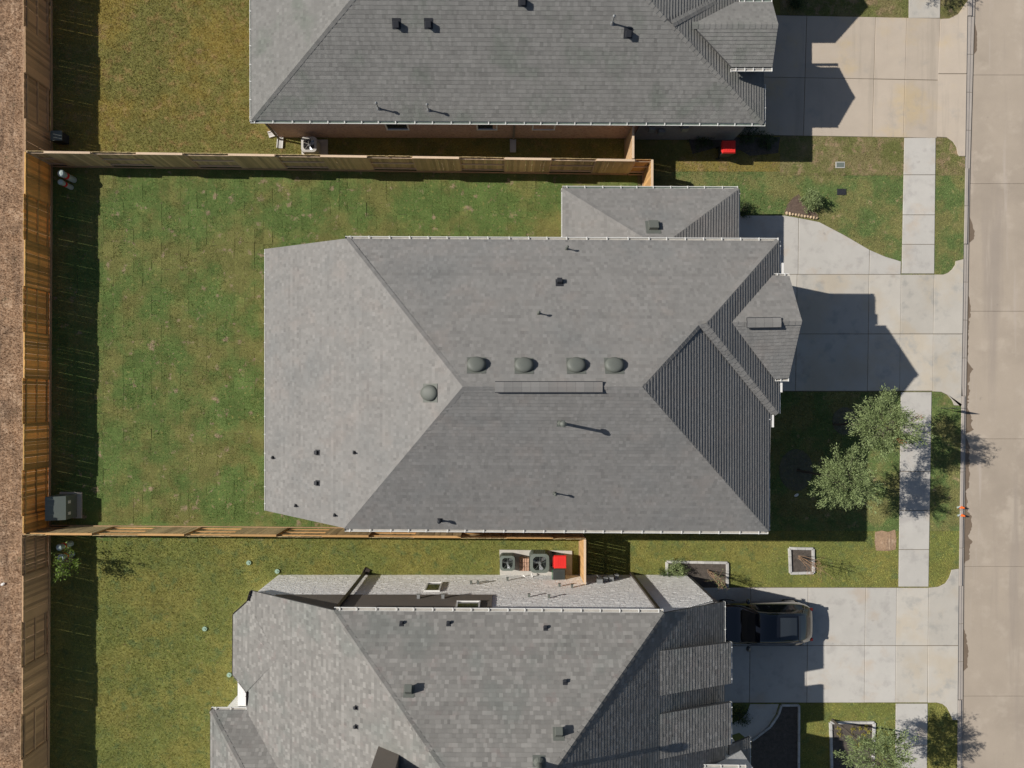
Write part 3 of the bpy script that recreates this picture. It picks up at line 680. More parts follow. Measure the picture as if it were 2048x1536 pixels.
# ---- bottom house
hb = thing('house', 'grey shingled house at the bottom with a white brick wall and two shed dormers', 'house', PW(0, 620))
KB = .195; SL = .747
bn = PW(-267, 339, KB); bn2 = PW(261.6, 340.5, KB)
BN = pitch(bn, bn2, PW(0, 700, KB), SL); BW = pitch(PW(-267, 339, KB), PW(-267, 900, KB), PW(0, 600, KB), SL); BE = pitch(PW(261.6, 339, KB), PW(261.6, 900, KB), PW(0, 600, KB), SL)
apx = PW(-3, 602, 0); apx.z = min(BN.z(apx.x, apx.y), BW.z(apx.x, apx.y)); s_end = Vector((apx.x, -900 * C, apx.z))
MX = 'shingle_mix'; BWS = dict(ex=.15, wr=(.09, .21), tg=.09, lt=.34)
slope(hb, BN, [[(668, 1222), (1327, 1226), apx]], MX, 120, **BWS)
def wpt(pl, X, Y): return Vector((X * C, -Y * C, pl.z(X * C, -Y * C)))
slope(hb, BW, [[(501, 1181), (669, 1221), apx, s_end, wpt(BW, -457, 900), (494, 1415), (494, 1205)]], MX, 110, **BWS)
slope(hb, BE, [[(1327, 1226), (1448, 1204), wpt(BE, 396, 900), s_end, apx]], MX, 50, bt=.007, **BWS)
# bay roof at the back
by = BW.at(556, 1318) + Vector((0, 0, .004)); q1, q2, q3, q4 = V(495, 1204, .0955), V(467, 1229, .0795), V(466, 1349, .0795), V(493, 1384, .0955)
for tri in ((q1, q2, by), (q2, q3, by), (q3, q4, by)):
    slope(hb, Plane(*tri), [list(tri)], MX, 2, lift=.0, thick=.02, **BWS)
for a_, b_, o_ in ((q1, q2, (-1, 1)), (q2, q3, (-1, 0)), (q3, q4, (-1, -1))): gutter(hb, a_, b_, o_, .9, 'trough', .06, 'bronze')
gutter(hb, V(494, 1385, .100), V(494, 1412, .097), (-1, 0), .9, 'trough', .06, 'bronze'); gutter(hb, V(501, 1183, .105), V(495, 1203, .102), (-1, 0), .9, 'trough', .06, 'bronze')
# back south wing
w0, w1 = PW(-524, 563, .093), PW(-460, 563, .093)
WN = pitch(w0, w1, PW(-500, 900, .093), SL); WW = pitch(w0, PW(-524, 900, .093), PW(0, 700, .093), SL)
hipw = PW(-424, 663, .093 + SL * 100 / F)
slope(hb, WN, [[w0, w1, PW(-358, 663, .093 + SL * 100 / F), hipw]], MX, 10, lift=.02, **BWS)
slope(hb, WW, [[w0, hipw, PW(-424, 900, .093 + SL * 100 / F), PW(-524, 900, .093)]], MX, 10, lift=.02, **BWS)
gutter(hb, w0, w1, (0, 1), .7, 'trough_lt'); gutter(hb, w0, PW(-524, 900, .093), (-1, 0), .8, 'trough', .06, 'bronze')
# shed dormers over the garage
for (p1, p2, p3, p4), lab in ((((1320, 1302), (1461, 1285), (1461, 1367), (1320, 1391)), 0), (((1320, 1428), (1461, 1405), (1461, 1489), (1320, 1518)), 1)):
    pl = Plane(BE.at(*p1) + Vector((0, 0, .02)), BE.at(*p4) + Vector((0, 0, .02)), V(*p2, .147))
    slope(hb, pl, [[p1, p2, p3, p4]], MX, 30, thick=.14, **BWS)
    gutter(hb, pl.at(*p2), pl.at(*p3), (1, 0), 1.2, 'trough_lt', .07)
    A, B_, C_, D_ = [pl.at(*p) - Vector((0, 0, .15)) for p in (p1, p2, p3, p4)]; m = MB()
    sh = lambda p, dx, dy: Vector((p.x + dx, p.y + dy, p.z))
    for p, q, dy in ((A, B_, -.25), (D_, C_, .25)):
        q = sh(q, -.3, dy); p = sh(p, 0, dy); q0 = Vector((q.x, q.y, BE.z(q.x, q.y) - .6)); p0 = Vector((p.x, p.y, p.z - .6)); m.poly([p, q, q0, p0])
    q, r_ = sh(B_, -.3, -.25), sh(C_, -.3, .25); m.poly([q, r_, Vector((r_.x, r_.y, 2.5)), Vector((q.x, q.y, 2.5))])
    m.build('dormer_wall', M['brick_grey'], hb)
gutter(hb, K(BN, 668, 1222), K(BN, 1327, 1226), (0, 1), .72, 'trough_lt', .14); gutter(hb, K(BE, 1448, 1204), K(BE, 1448, 1285), (1, 0), .9, 'trough_lt', .07)
caps(hb, K(BN, 668, 1222), apx, BN, BW, MX, .26, .13); caps(hb, K(BN, 1327, 1226), apx, BN, BE, MX, .26, .13)
caps(hb, w0 + Vector((0, 0, .03)), hipw + Vector((0, 0, .03)), WN, WW, MX, .26, .13)
for px, py in ((803, 1248), (897, 1248), (1091, 1257), (1130, 1365)): boxvent(hb, BN, px, py, .11, .09, 'metal_bk')
for px, py in ((714, 1415), (714, 1453)): boxvent(hb, BW, px, py, .11, .08, 'metal_bk')
for px, py in ((818, 1383), (1117, 1468)): boxvent(hb, BN, px, py, .26, .30, 'metal_dk')
pipe(hb, BN, 1078, 1526, 1.1, .09, 'metal_dk', True)
# chimney chase at the bottom edge
cz = PW(0, 0, .33).z; m = MB(); x0, x1, y0, y1 = -185 * C, -150 * C, -527 * C, -580 * C
m.prism([(x0, y0), (x1, y0), (x1, y1), (x0, y1)], 6.0, cz); ch = m.build('chimney', M['siding'], hb)
m = MB(); m.prism([(x0 - .06, y0 + .06), (x1 + .06, y0 + .06), (x1 + .06, y1 - .06), (x0 - .06, y1 - .06)], cz + .002, cz + .08); m.build('chimney_cap', M['metal_bk'], ch)
# walls
def brick_courses():                         # whitewashed courses standing proud of raked joints on the long north wall
    m = MB(); z = .05; n_ = 0
    while z < .188 * H:
        k = z / H; xl = -442 if k < .092 else -442 + (k - .092) / .098 * 177; xr = 372 if k < .126 else 372 - (k - .126) / .06 * 110
        x = xl * C + .02 - R.random() * .2
        while x < xr * C:
            x2 = min(xr * C, x + .203); x1 = max(x, xl * C); y0 = -350 * C; p = .020 + R.gauss(0, .0028); q = z + R.uniform(-.003, .003); f = .010 + R.uniform(-.006, .006); tn = R.random()
            if x2 > x1: m.poly([(x1, y0 + p, q), (x2, y0 + p, q), (x2, y0 + p - .004, q + .054), (x1, y0 + p - .004, q + .054)], tn); m.poly([(x1, y0 + p - .004, q + .054), (x2, y0 + p - .004, q + .054), (x2, y0 - .001, q + .060), (x1, y0 - .001, q + .060)], tn)
            x = x2 + .010 + (1 if x2 >= xr * C else 0)
        z += .070
    m.build('brick_courses', M['brick_white'], hb, kind='stuff')
walls(hb, [(-442, 350, .095), (-265, 350, .19), (262, 350, .19), (372, 352, .13), (372, 900, .13), (262, 900, .19), (-265, 900, .19), (-442, 900, .095)], 'brick_white', top=False)
brick_courses()
walls(hb, [(-480, 432, .085), (-442.2, 402, .085), (-442.2, 590, .085), (-480, 560, .085)], 'brick_white')
walls(hb, [(-512, 576, .091), (-442.3, 576, .091), (-442.3, 890, .091), (-512, 890, .091)], 'brick_white')
m = MB(); zx = [(-400, .107), (-14, .107), (-14, .188), (-272, .188), (-400, .117)]
fr = [PW(x, 347.4, 0) + Vector((0, 0, k * H)) for x, k in zx]; bk = [PW(x, 350.1, 0) + Vector((0, 0, k * H)) for x, k in zx]
m.poly(fr)
for i in range(5): j = (i + 1) % 5; m.poly([fr[i], bk[i], bk[j], fr[j]])
m.build('siding_band', M['siding'], hb)
m = MB(); m.prism([PW(372.2, 352).xy, PW(383, 354).xy, PW(383, 600).xy, PW(372.2, 600).xy], 0, .128 * H); m.build('corner_pier', M['brick_grey'], hb)
sf = MB(); sf.poly([PW(x, y, KB - .006) for x, y in ((-262, 343), (258, 343), (258, 400), (-262, 400))]); sf.build('soffit', M['siding'], hb)
window(hb, PW(-124, 348.8, .069), .62, 1.35, (0, 1)); window(hb, PW(-54, 346.9, .160), .9, 1.2, (0, 1))
def wall_item(px, py, s=.13, mt='metal_dk', Yw=350.0):
    k = 1 - Yw / (py - CY); p = V(px, py, k); m = MB(); m.box(p + Vector((0, .07, 0)), (s, .16, s)); m.box(p + Vector((0, .16, s * .3)), (s * 1.3, .03, s * 1.3)); m.build('wall_vent', M[mt], hb)
for px, py in ((837, 1196), (886, 1196)): wall_item(px, py, .12, 'galv', 347)
for px, py in ((942, 1169), (956, 1169), (1058, 1195), (1098, 1197), (1119, 1174), (1144, 1176), (1015, 1162)): wall_item(px, py, .09, 'metal_dk')
spout(hb, -270, 345, .188, 'bronze', .13); spout(hb, 262, 346, .188, 'bronze', .13)
mb = MB()
for X, z_, s in ((190, 1.5, .42), (203, 1.2, .34), (214, 1.1, .38), (228, .7, .3)): mb.box(PW(X, 346, 0) + Vector((0, .02, z_)), (s * .6, .2, s))
mb.build('meter_box', M['galv'], hb)
# front south wing with its north facing wall and low porch roof
walls(hb, [(290, 628, .148), (432, 628, .148), (432, 900, .148), (290, 900, .148)], 'brick_white')
sA, sB = PW(284, 623, .152), PW(418, 625, .152); SW = pitch(sA, sB, PW(350, 900, .152), .5)
slope(hb, SW, [[sA, sB, wpt(SW, 418, 760), wpt(SW, 284, 760)]], MX, 0); gutter(hb, sA, sB, (0, 1), .7, 'trough_lt')
P1 = Plane((1455, 1492, .118), (1455, 1560, .118), (1499, 1520, .092)); slope(hb, P1, [[(1458, 1490), (1499, 1474), (1499, 1640), (1458, 1640)]], MX, 0, **BWS)
gutter(hb, P1.at(1499, 1474), P1.at(1499, 1640), (1, 0), .6, 'trough_lt', .07)

# ------------------------------------------------------------------ fences
def fence(name, label, a, b, mt, near, seg0, seg=2.083, hgt=1.88, first=1, group=None, gap=.006, cap_=False, frame='fence_rail', clean=False):
    """boards alternate between the two sides of the rails panel by panel; near = unit xy pointing at the camera side"""
    a, b = Vector((*a, 0)), Vector((*b, 0)); d = (b - a); L_ = d.length; d.normalize(); n = Vector((*near, 0)); rz = math.atan2(d.y, d.x)
    t = thing(name, label, 'fence', a, group)
    off = wloc(t); bw = .1348; ms = []
    for k in range(6):
        m = MB(); hh = hgt + (k % 3 - 1) * .006
        q = [(-bw / 2, 0), (-bw / 2, hh), (bw / 2, hh), (bw / 2, 0)]
        m.box((0, 0, hh / 2 + .02), (bw, .018, hh), rz, (k + .5) / 6); ms.append(m.mesh('board', M[mt]))
    x = seg0; i = 0; side = first; cuts = [0.0]
    while x < L_: cuts.append(x); x += seg
    cuts.append(L_)
    rails = []
    for i, (c0, c1) in enumerate(zip(cuts, cuts[1:])):
        s = 1 if (i + first) % 2 else -1      # +1: boards on the near side
        nb = max(1, round((c1 - c0) / .1388)); pt = (c1 - c0) / nb
        for q in range(nb):
            o = bpy.data.objects.new('board', R.choice(ms)); COL.objects.link(o); o.parent = t
            o.location = d * (c0 + (q + .5) * pt + (0 if clean else R.gauss(0, .0026))) + n * (s * .040) + Vector((0, 0, R.uniform(-.008, .008)))
            o.rotation_euler = (R.gauss(0, .002), R.gauss(0, .002), R.gauss(0, .006))
        m = MB()
        zs = (.25, .98, hgt - (.04 if s > 0 else .17))
        for z in zs:
            m2 = MB(); m2.box(a + d * ((c0 + c1) / 2) - n * 0 + Vector((0, 0, z)), (c1 - c0 - .01, .040, .085), rz, R.random()); m2.build('rail', M[frame], t)
        pm = MB(); pm.box(a + d * c0 + Vector((0, 0, (hgt - .03) / 2)), (.09, .058, hgt - .03), rz, R.random()); pm.build('post', M[frame], t)
        if cap_ and s > 0:
            m3 = MB(); m3.box(a + d * ((c0 + c1) / 2) + n * .02 + Vector((0, 0, hgt + .045)), (c1 - c0 + .01, .10, .028), rz, R.random()); m3.build('cap_board', M[frame], t)
    kbm = MB(); kbm.box(a + d * (L_ / 2) + n * .07 + Vector((0, 0, .07)), (L_, .03, .15), rz); kbm.build('kick_board', M['fence_brown'], t)
    return t
xy = lambda p: (p.x, p.y)
fence('board_fence', 'weathered brown back fence behind the olive lawn of the top house', xy(G(101, -300)), xy(G(102.5, 328)), 'fence_brown', (1, 0), 1.1, first=0, gap=.008, frame='fence_brown')
fence('board_fence', 'golden orange back fence between the dirt track and the green sod yard', xy(G(102.5, 331)), xy(G(98.5, 1052)), 'fence_gold', (1, 0), 1.9, first=1, gap=.009, frame='fence_gold')
fence('board_fence', 'brown back fence behind the yard of the bottom house', xy(G(98.5, 1055)), xy(G(95, 1790)), 'fence_brown', (1, 0), 1.85, first=0, gap=.008, frame='fence_brown')
fence('board_fence', 'long side fence between the top house and the green sod yard', xy(G(104, 331)), xy(G(1254, 347)), 'fence_side', (0, -1), .85, first=0, cap_=True, gap=.003)
fence('board_fence', 'side fence between the middle house and the bottom house', xy(G(101, 1053)), xy(G(1160, 1061)), 'fence_side', (0, 1), 1.0, first=0, cap_=True, gap=.004, frame='fence_new')
fence('fence_return', 'short orange fence return running from the side fence to the low north wing', xy(G(1288, 347)), xy(G(1288, 413)), 'fence_new', (-1, 0), 9, first=1, cap_=True)
fence('fence_return', 'short orange panel between the side fence end and its corner post', xy(G(1256, 347.3)), xy(G(1286, 347.5)), 'fence_new', (0, -1), 9, first=0, cap_=True)
fence('side_gate', 'narrow gate with a pale top beside the red bin side of the top house', xy(G(1252, 281)), xy(G(1252, 344)), 'fence_brown', (-1, 0), 9, first=1, cap_=True)
fence('side_gate', 'orange gate closing the side yard beside the two rubbish bins', xy(G(1161, 1064)), xy(G(1161, 1148)), 'fence_new', (-1, 0), 9, first=1, cap_=True)

# ------------------------------------------------------------------ plants
def twig(b, a, c, ra, rb, bend=.1, seg=3):
    pts = [a + (c - a) * (i / seg) + (Vector((R.uniform(-1, 1), R.uniform(-1, 1), R.uniform(-1, 1))) * bend if 0 < i < seg else Vector((0, 0, 0))) for i in range(seg + 1)]
    for i in range(seg): b.tube(pts[i], pts[i + 1], ra + (rb - ra) * i / seg, ra + (rb - ra) * (i + 1) / seg, 6)
def leaf(b, p, s, d=None, asp=.42):
    d = (d if d else Vector((R.gauss(0, 1), R.gauss(0, 1), R.gauss(0, .6)))).normalized(); u = d.cross(Vector((R.gauss(0, 1), R.gauss(0, 1), R.gauss(0, 1) + .01))).normalized()
    b.poly([p, p + d * s * .5 + u * s * asp / 2, p + d * s, p + d * s * .5 - u * s * asp / 2], min(1, max(0, R.gauss(.5, .22))))
def tree(name, label, base, ctr, rad, rz, n=170, per=46, ls=.10, lmat='leaf', tm='bark_dk', group=None, dry=0):
    base = Vector((*base, 0)); ctr = Vector(ctr); t = thing(name, label, 'tree', base, group); tr = MB(); cr = MB(); dr = MB()
    fork = base.lerp(ctr, .42); fork.z = ctr.z * .42; twig(tr, base, fork, .07, .05, .03, 3); twig(tr, fork, ctr + Vector((0, 0, rz * .6)), .05, .015, .08, 4)
    for i in range(n):
        while True:
            d = Vector((R.gauss(0, 1), R.gauss(0, 1), R.gauss(0, 1))).normalized()
            lob = .74 + .27 * math.sin(3 * math.atan2(d.y, d.x) + 1.3 * ctr.x) * math.cos(2.3 * d.z + ctr.y) + R.uniform(-.12, .10)
            if d.z > -.75: break
        f = R.uniform(.35, 1.0) ** .6
        tip = ctr + Vector((d.x * rad * lob * f, d.y * rad * lob * f, d.z * rz * f))
        st_ = ctr + (tip - ctr) * R.uniform(.15, .4) - Vector((0, 0, rz * .25 * R.random()))
        if i % 3 == 0: twig(tr, st_, tip, .012, .004, .04, 2)
        out = (tip - st_).normalized(); L_ = R.uniform(.25, .6)
        s0 = tip - out * L_ * .6; 
        tgt = dr if (dry and i < dry) else cr
        for j in range(per):
            q = s0 + out * (L_ * R.random()) + Vector((R.gauss(0, .065), R.gauss(0, .065), R.gauss(0, .055)))
            leaf(tgt, q, ls * R.uniform(.6, 1.3), (out + Vector((R.gauss(0, .6), R.gauss(0, .6), R.gauss(0, .4)))), .30)
    tr.build('trunk', M[tm], t); cr.build('crown', M[lmat], t, kind='stuff')
    if dry: dr.build('dry_twigs', M['leaf_dry'], t, kind='stuff')
    return t
P3 = lambda X, Y, k: tuple(PW(X, Y, k))
TG = 'young live oaks along the front walk'
tree('oak_tree', 'feathery green oak whose crown overlaps the pavement below the middle driveway', PW(668, 48).xy, P3(676, 44, .125), 1.70, 1.25, 260, 50, group=TG, dry=3)
tree('oak_tree', 'green oak leaning out of the house shadow beside the dark mulch ring', PW(596, 140).xy, P3(607, 143, .125), 1.60, 1.15, 240, 50, group=TG)
tree('oak_tree', 'oak at the bottom edge growing from the bed of yellow flowers', PW(665, 640).xy, P3(674, 634, .12), 1.70, 1.1, 240, 50, group=TG)
tree('oak_tree', 'oak beyond the top edge shading the pavement and kerb', PW(682, -880).xy, P3(684, -872, .12), 1.55, 1.1, 120, 40, group=TG)
def shrub(name, label, c, r, h, n=60, per=30, lmat='leaf', ls=.07, cat='shrub', group=None):
    c = Vector((c[0], c[1], 0)); t = thing(name, label, cat, c, group); st_ = MB(); cr = MB()
    for i in range(n):
        d = Vector((R.gauss(0, 1), R.gauss(0, 1), abs(R.gauss(0, .9)) + .15)).normalized(); f = R.uniform(.4, 1.05)
        tip = c + Vector((d.x * r * f, d.y * r * f, d.z * h * f))
        if i % 2 == 0: twig(st_, c, tip, .010, .004, .03, 2)
        for j in range(per): leaf(cr, tip + Vector((R.gauss(0, .06), R.gauss(0, .06), R.gauss(0, .05))), ls * R.uniform(.6, 1.3))
    st_.build('stem', M['bark_dk'], t); cr.build('foliage', M[lmat], t, kind='stuff'); return t
g_ = lambda px, py: G(px, py).xy
shrub('round_shrub', 'round green shrub on the small mulch bed edged with tan stones', g_(1618, 404), .52, .9, 90, 34, 'leaf')
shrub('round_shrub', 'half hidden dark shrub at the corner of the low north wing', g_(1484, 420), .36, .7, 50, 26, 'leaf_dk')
shrub('garden_shrub', 'leafy shrub in the long edged bed by the white brick corner', g_(1352, 1137), .55, .8, 70, 26, 'leaf')
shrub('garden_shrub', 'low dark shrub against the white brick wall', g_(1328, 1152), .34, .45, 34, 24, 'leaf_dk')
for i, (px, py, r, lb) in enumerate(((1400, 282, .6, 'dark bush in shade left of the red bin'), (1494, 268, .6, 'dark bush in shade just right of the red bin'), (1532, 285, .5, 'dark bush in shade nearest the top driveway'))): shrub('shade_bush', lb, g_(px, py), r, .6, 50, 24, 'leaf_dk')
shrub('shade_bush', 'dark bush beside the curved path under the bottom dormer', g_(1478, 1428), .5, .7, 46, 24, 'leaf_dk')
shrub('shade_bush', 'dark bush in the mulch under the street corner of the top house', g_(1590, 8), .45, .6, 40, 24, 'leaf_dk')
def sapling(label, c, spread, h, n, lean, lmat='leaf_dry', per=9, tm='bark', cat='small tree', name='crape_myrtle', ls=.06):
    c = Vector((*c, 0)); t = thing(name, label, cat, c); st_ = MB(); cr = MB()
    for i in range(n):
        a_ = R.uniform(0, 6.28); top = c + Vector((lean[0] + math.cos(a_) * spread * R.random(), lean[1] + math.sin(a_) * spread * R.random(), h * R.uniform(.7, 1)))
        twig(st_, c + Vector((R.uniform(-.06, .06), R.uniform(-.06, .06), 0)), top, .016, .005, .05, 4)
        for j in range(4):
            s0 = c.lerp(top, R.uniform(.5, .95)); e = s0 + Vector((R.gauss(0, .25), R.gauss(0, .25), R.uniform(.05, .3))); twig(st_, s0, e, .007, .003, .02, 2)
            for q in range(per): leaf(cr, e.lerp(s0, R.random() * .7) + Vector((R.gauss(0, .05), R.gauss(0, .05), R.gauss(0, .05))), ls * R.uniform(.6, 1.3))
    st_.build('branches', M[tm], t); cr.build('leaves', M[lmat], t, kind='stuff'); return t
sapling('nearly bare crape myrtle in the square edged bed', g_(1598, 1114), .45, 2.3, 7, (.05, -.15), 'leaf_dry', 3)
sapling('thin crape myrtle with faded leaves in the long edged bed', g_(1416, 1141), .40, 2.2, 8, (.1, -.2), 'leaf', 6)
sapling('bright green young tree in the fence corner of the bottom yard', g_(146, 1112), .80, 2.0, 12, (.45, 0), 'leaf_lt', 13, 'bark_dk', 'young tree', 'young_tree', .11)

# ------------------------------------------------------------------ beds and edging
def bed(label, pts, mt, z=.012, name='planting_bed', blocks=True, step=15, w_=5.0, skip=(), bm='block'):
    c = G(sum(p[0] for p in pts) / len(pts), sum(p[1] for p in pts) / len(pts)); t = thing(name, label, 'garden bed', (c.x, c.y, 0))
    m = MB(); m.prism([G(*p).xy for p in pts], -.02, z); m.build('mulch', M[mt], t)
    if blocks:
        for i in range(len(pts)):
            if i in skip: continue
            a_, b_ = G(*pts[i]), G(*pts[(i + 1) % len(pts)]); d = b_ - a_; n = max(1, round(d.length / (step * C))); rz = math.atan2(d.y, d.x)
            for j in range(n):
                m = MB(); m.box(a_ + d * ((j + .5) / n) + Vector((0, 0, .045)), (d.length / n - .012, w_ * C, .12), rz + R.gauss(0, .015), R.random()); bevel(m.build('edging_block', M[bm], t), .008)
    return t
bed('square dark mulch bed framed with pale edging blocks', [(1578, 1096), (1625, 1097), (1626, 1145), (1580, 1146)], 'mulch_bk')
bed('long dark mulch bed framed with pale blocks beside the white brick corner', [(1333, 1123), (1454, 1125), (1454, 1174), (1380, 1174), (1333, 1151)], 'mulch_bk', skip=(2, 3))
bed('flower bed framed with pale blocks around the bottom oak', [(1660, 1444), (1747, 1444), (1744, 1560), (1663, 1560)], 'mulch_bk')
bed('dark mulch bed between the curved path and its straight block border', [(1562, 1409.5), (1597, 1409.5), (1596, 1640), (1500, 1640), (1503, 1480), (1540, 1452), (1556, 1428)], 'mulch_bk', skip=(2, 3), step=14, w_=4)
bed('dark mulch ring under the oak in the house shadow', arc(1592, 940, 34, 42, 0, 330, 18), 'mulch_ring', blocks=False)
bed('dark mulch ring beside the oak nearest the middle driveway', arc(1690, 842, 26, 28, 0, 330, 14), 'mulch_ring', blocks=False)
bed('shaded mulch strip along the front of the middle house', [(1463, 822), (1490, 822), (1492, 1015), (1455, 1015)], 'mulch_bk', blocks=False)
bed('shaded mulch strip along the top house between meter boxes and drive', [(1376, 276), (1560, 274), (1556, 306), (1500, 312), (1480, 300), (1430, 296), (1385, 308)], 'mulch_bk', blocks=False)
bed('patch of bare mulch by the pavement below the two oaks', [(1750, 1064), (1763, 1061), (1776, 1064), (1790, 1059), (1793, 1078), (1791, 1099), (1776, 1102), (1752, 1101), (1749, 1082)], 'dirt', blocks=False, z=.006)
t = bed('small brown mulch bed with a row of tan stones by the driveway', [(1568, 428), (1574, 410), (1586, 395), (1597, 388), (1604, 400), (1625, 420), (1636, 430), (1634, 440), (1600, 432)], 'mulch', blocks=False)
for i in range(11):
    px = 1573 + i * 6.0; py = 427.5 + i * .9 + R.uniform(-.9, .9); m = MB(); m.lathe([(.06, 0), (.075, .03), (.065, .07), (.03, .09)], G(px, py, .01), 7, R.random(), R.uniform(.8, 1.3), R.uniform(.7, 1.0), R.uniform(0, 3)); m.build('edging_stone', M['stone'], t)
# curved entry path of the bottom house
cp = [(1500, 1408), (1557, 1408), (1551, 1428), (1537, 1450), (1512, 1474), (1500, 1482), (1478, 1465), (1462, 1470), (1462, 1448), (1485, 1436), (1494, 1424)]
slab('garden_path', cp, 'concrete_new', -.05, .022, kind='structure')
# yellow flowers
fb = thing('yellow_flower', 'clump of yellow flowering bedding plant', 'flower'); fb_pos = [(1675, 1454), (1703, 1456), (1718, 1454), (1729, 1453), (1676, 1466), (1700, 1468), (1712, 1478), (1724, 1468), (1735, 1462), (1722, 1482), (1735, 1480), (1708, 1492), (1716, 1488)]
m = MB(); st_ = MB()
for j in range(70): leaf(m, Vector((R.gauss(0, .06), R.gauss(0, .06), .08 + R.random() * .1)), .05)
st_.tube((0, 0, 0), (0, 0, .12), .012); st_.build('stem', M['leaf_dk'], fb); m.build('petals', M['leaf_yel'], fb, kind='stuff')
FL = ['yellow flower clump in the top left corner of the bottom bed', 'yellow flower clump near the middle of the top row of the bottom bed', 'yellow flower clump in the top row, second from the right corner', 'yellow flower clump in the top right corner of the bottom bed',
      'lone yellow flower clump below the top left one', 'yellow flower clump left of centre in the second row', 'yellow flower clump at the centre of the bottom bed', 'yellow flower clump right of centre in the second row', 'yellow flower clump touching the right edging in the second row',
      'yellow flower clump in the third row just above the oak leaves', 'yellow flower clump in the third row by the right edging', 'lower left yellow flower clump beside the oak trunk', 'lowest yellow flower clump against the oak crown']
for i, p in enumerate(fb_pos):
    o = fb if i == 0 else dup(fb); o.location = G(*p, .012); o.rotation_euler.z = i; o['group'] = 'yellow flowers in the bottom bed'; o['label'] = FL[i]

# ------------------------------------------------------------------ equipment
def ac_unit(label, px, py, s, h, mt='ac', rz=0):
    c = G(px, py, .08); t = thing('ac_unit', label, 'air conditioner', c); 
    def rr(a_, r, z, n=5):
        pts = []
        for q, (sx, sy) in enumerate(((1, 1), (-1, 1), (-1, -1), (1, -1))):
            for i in range(n + 1):
                th = math.radians(90 * q + 90 * i / n); pts.append(Vector((sx * (a_ - r) + r * math.cos(th), sy * (a_ - r) + r * math.sin(th), z)) + c)
        return pts
    lo, hi = rr(s / 2, s * .22, .0), rr(s / 2, s * .22, h); m = MB(); n = len(lo)
    for i in range(n): j = (i + 1) % n; m.poly([lo[i], lo[j], hi[j], hi[i]])
    # top ring with the fan opening
    ring = [c + Vector((s * .41 * math.cos(math.atan2(p.y - c.y, p.x - c.x)), s * .41 * math.sin(math.atan2(p.y - c.y, p.x - c.x)), h + .015)) for p in hi]
    for i in range(n): j = (i + 1) % n; m.poly([hi[i], hi[j], ring[j], ring[i]])
    dn = [p - Vector((0, 0, .22)) for p in ring]
    for i in range(n): j = (i + 1) % n; m.poly([ring[i], ring[j], dn[j], dn[i]])
    m.build('casing', M[mt], t)
    m = MB()
    for i in range(n):                        # louvre fins
        if i % 1 == 0:
            p = lo[i] + (lo[i] - c).normalized() * .006; m.tube((p.x, p.y, c.z + .04), (p.x, p.y, c.z + h - .05), .008, n=4)
    for f in (-.3, -.2, -.1, 0, .1, .2, .3):
        for (dx, dy) in ((f * s, s / 2 + .004), (f * s, -s / 2 - .004), (s / 2 + .004, f * s), (-s / 2 - .004, f * s)): m.tube((c.x + dx, c.y + dy, c.z + .04), (c.x + dx, c.y + dy, c.z + h - .06), .008, n=4)
    m.build('louvres', M['ac'] if mt == 'ac' else M[mt], t, kind='stuff')
    m = MB(); m.poly(dn); m.build('fan_well', M['black'], t)
    m = MB(); 
    for i in range(3):
        th = i * 2.094 + .5; 
        for q in range(4):
            a1, a2 = th + q * .16, th + (q + 1) * .16; r0, r1 = s * .06, s * .38; z0, z1 = h - .16 + q * .02, h - .16 + (q + 1) * .02
            m.poly([c + Vector((r0 * math.cos(a1), r0 * math.sin(a1), z0)), c + Vector((r1 * math.cos(a1), r1 * math.sin(a1), z0)), c + Vector((r1 * math.cos(a2), r1 * math.sin(a2), z1)), c + Vector((r0 * math.cos(a2), r0 * math.sin(a2), z1))])
    m.tube(c + Vector((0, 0, h - .18)), c + Vector((0, 0, h - .06)), s * .075, n=12); m.build('fan', M['fan'], t)
    m = MB()
    for r in (.12, .2, .28, .35):
        for i in range(24):
            a1, a2 = i * math.pi / 12, (i + 1) * math.pi / 12; m.tube(c + Vector((r * s * math.cos(a1), r * s * math.sin(a1), h + .02)), c + Vector((r * s * math.cos(a2), r * s * math.sin(a2), h + .02)), .003, n=3, cap=False)
    for i in range(5):
        a1 = i * 1.2566 + .3; m.tube(c + Vector((0, 0, h + .03)), c + Vector((.37 * s * math.cos(a1), .37 * s * math.sin(a1), h + .02)), .008, n=4)
    m.build('grille', M[mt], t); return t
def pad(label, pts, h=.08): 
    m = MB(); c = G(*pts[0]); m.prism([G(*p).xy for p in pts], -.02, h); o = m.build('equipment_pad', M['concrete_new'], loc=(c.x, c.y, 0)); setp(o, label, 'concrete pad'); return bevel(o, .01)
pad('long pale pad under the two dark air conditioners', [(999, 1099), (1144, 1101), (1144, 1152), (1000, 1151)])
ac_unit('smaller dark round cornered air conditioner at the left end of the long pad', 1014.5, 1119, .70, .72)
ac_unit('larger dark air conditioner between the brick pallet and the red lidded bin', 1077, 1117, .88, .95)
pad('square pale pad under the beige air conditioner of the top house', [(604, 281), (656, 280), (656, 312), (604, 312)])
ac_unit('beige air conditioner beside the brick wall of the top house', 627, 301, .72, .75, 'ac_lt')
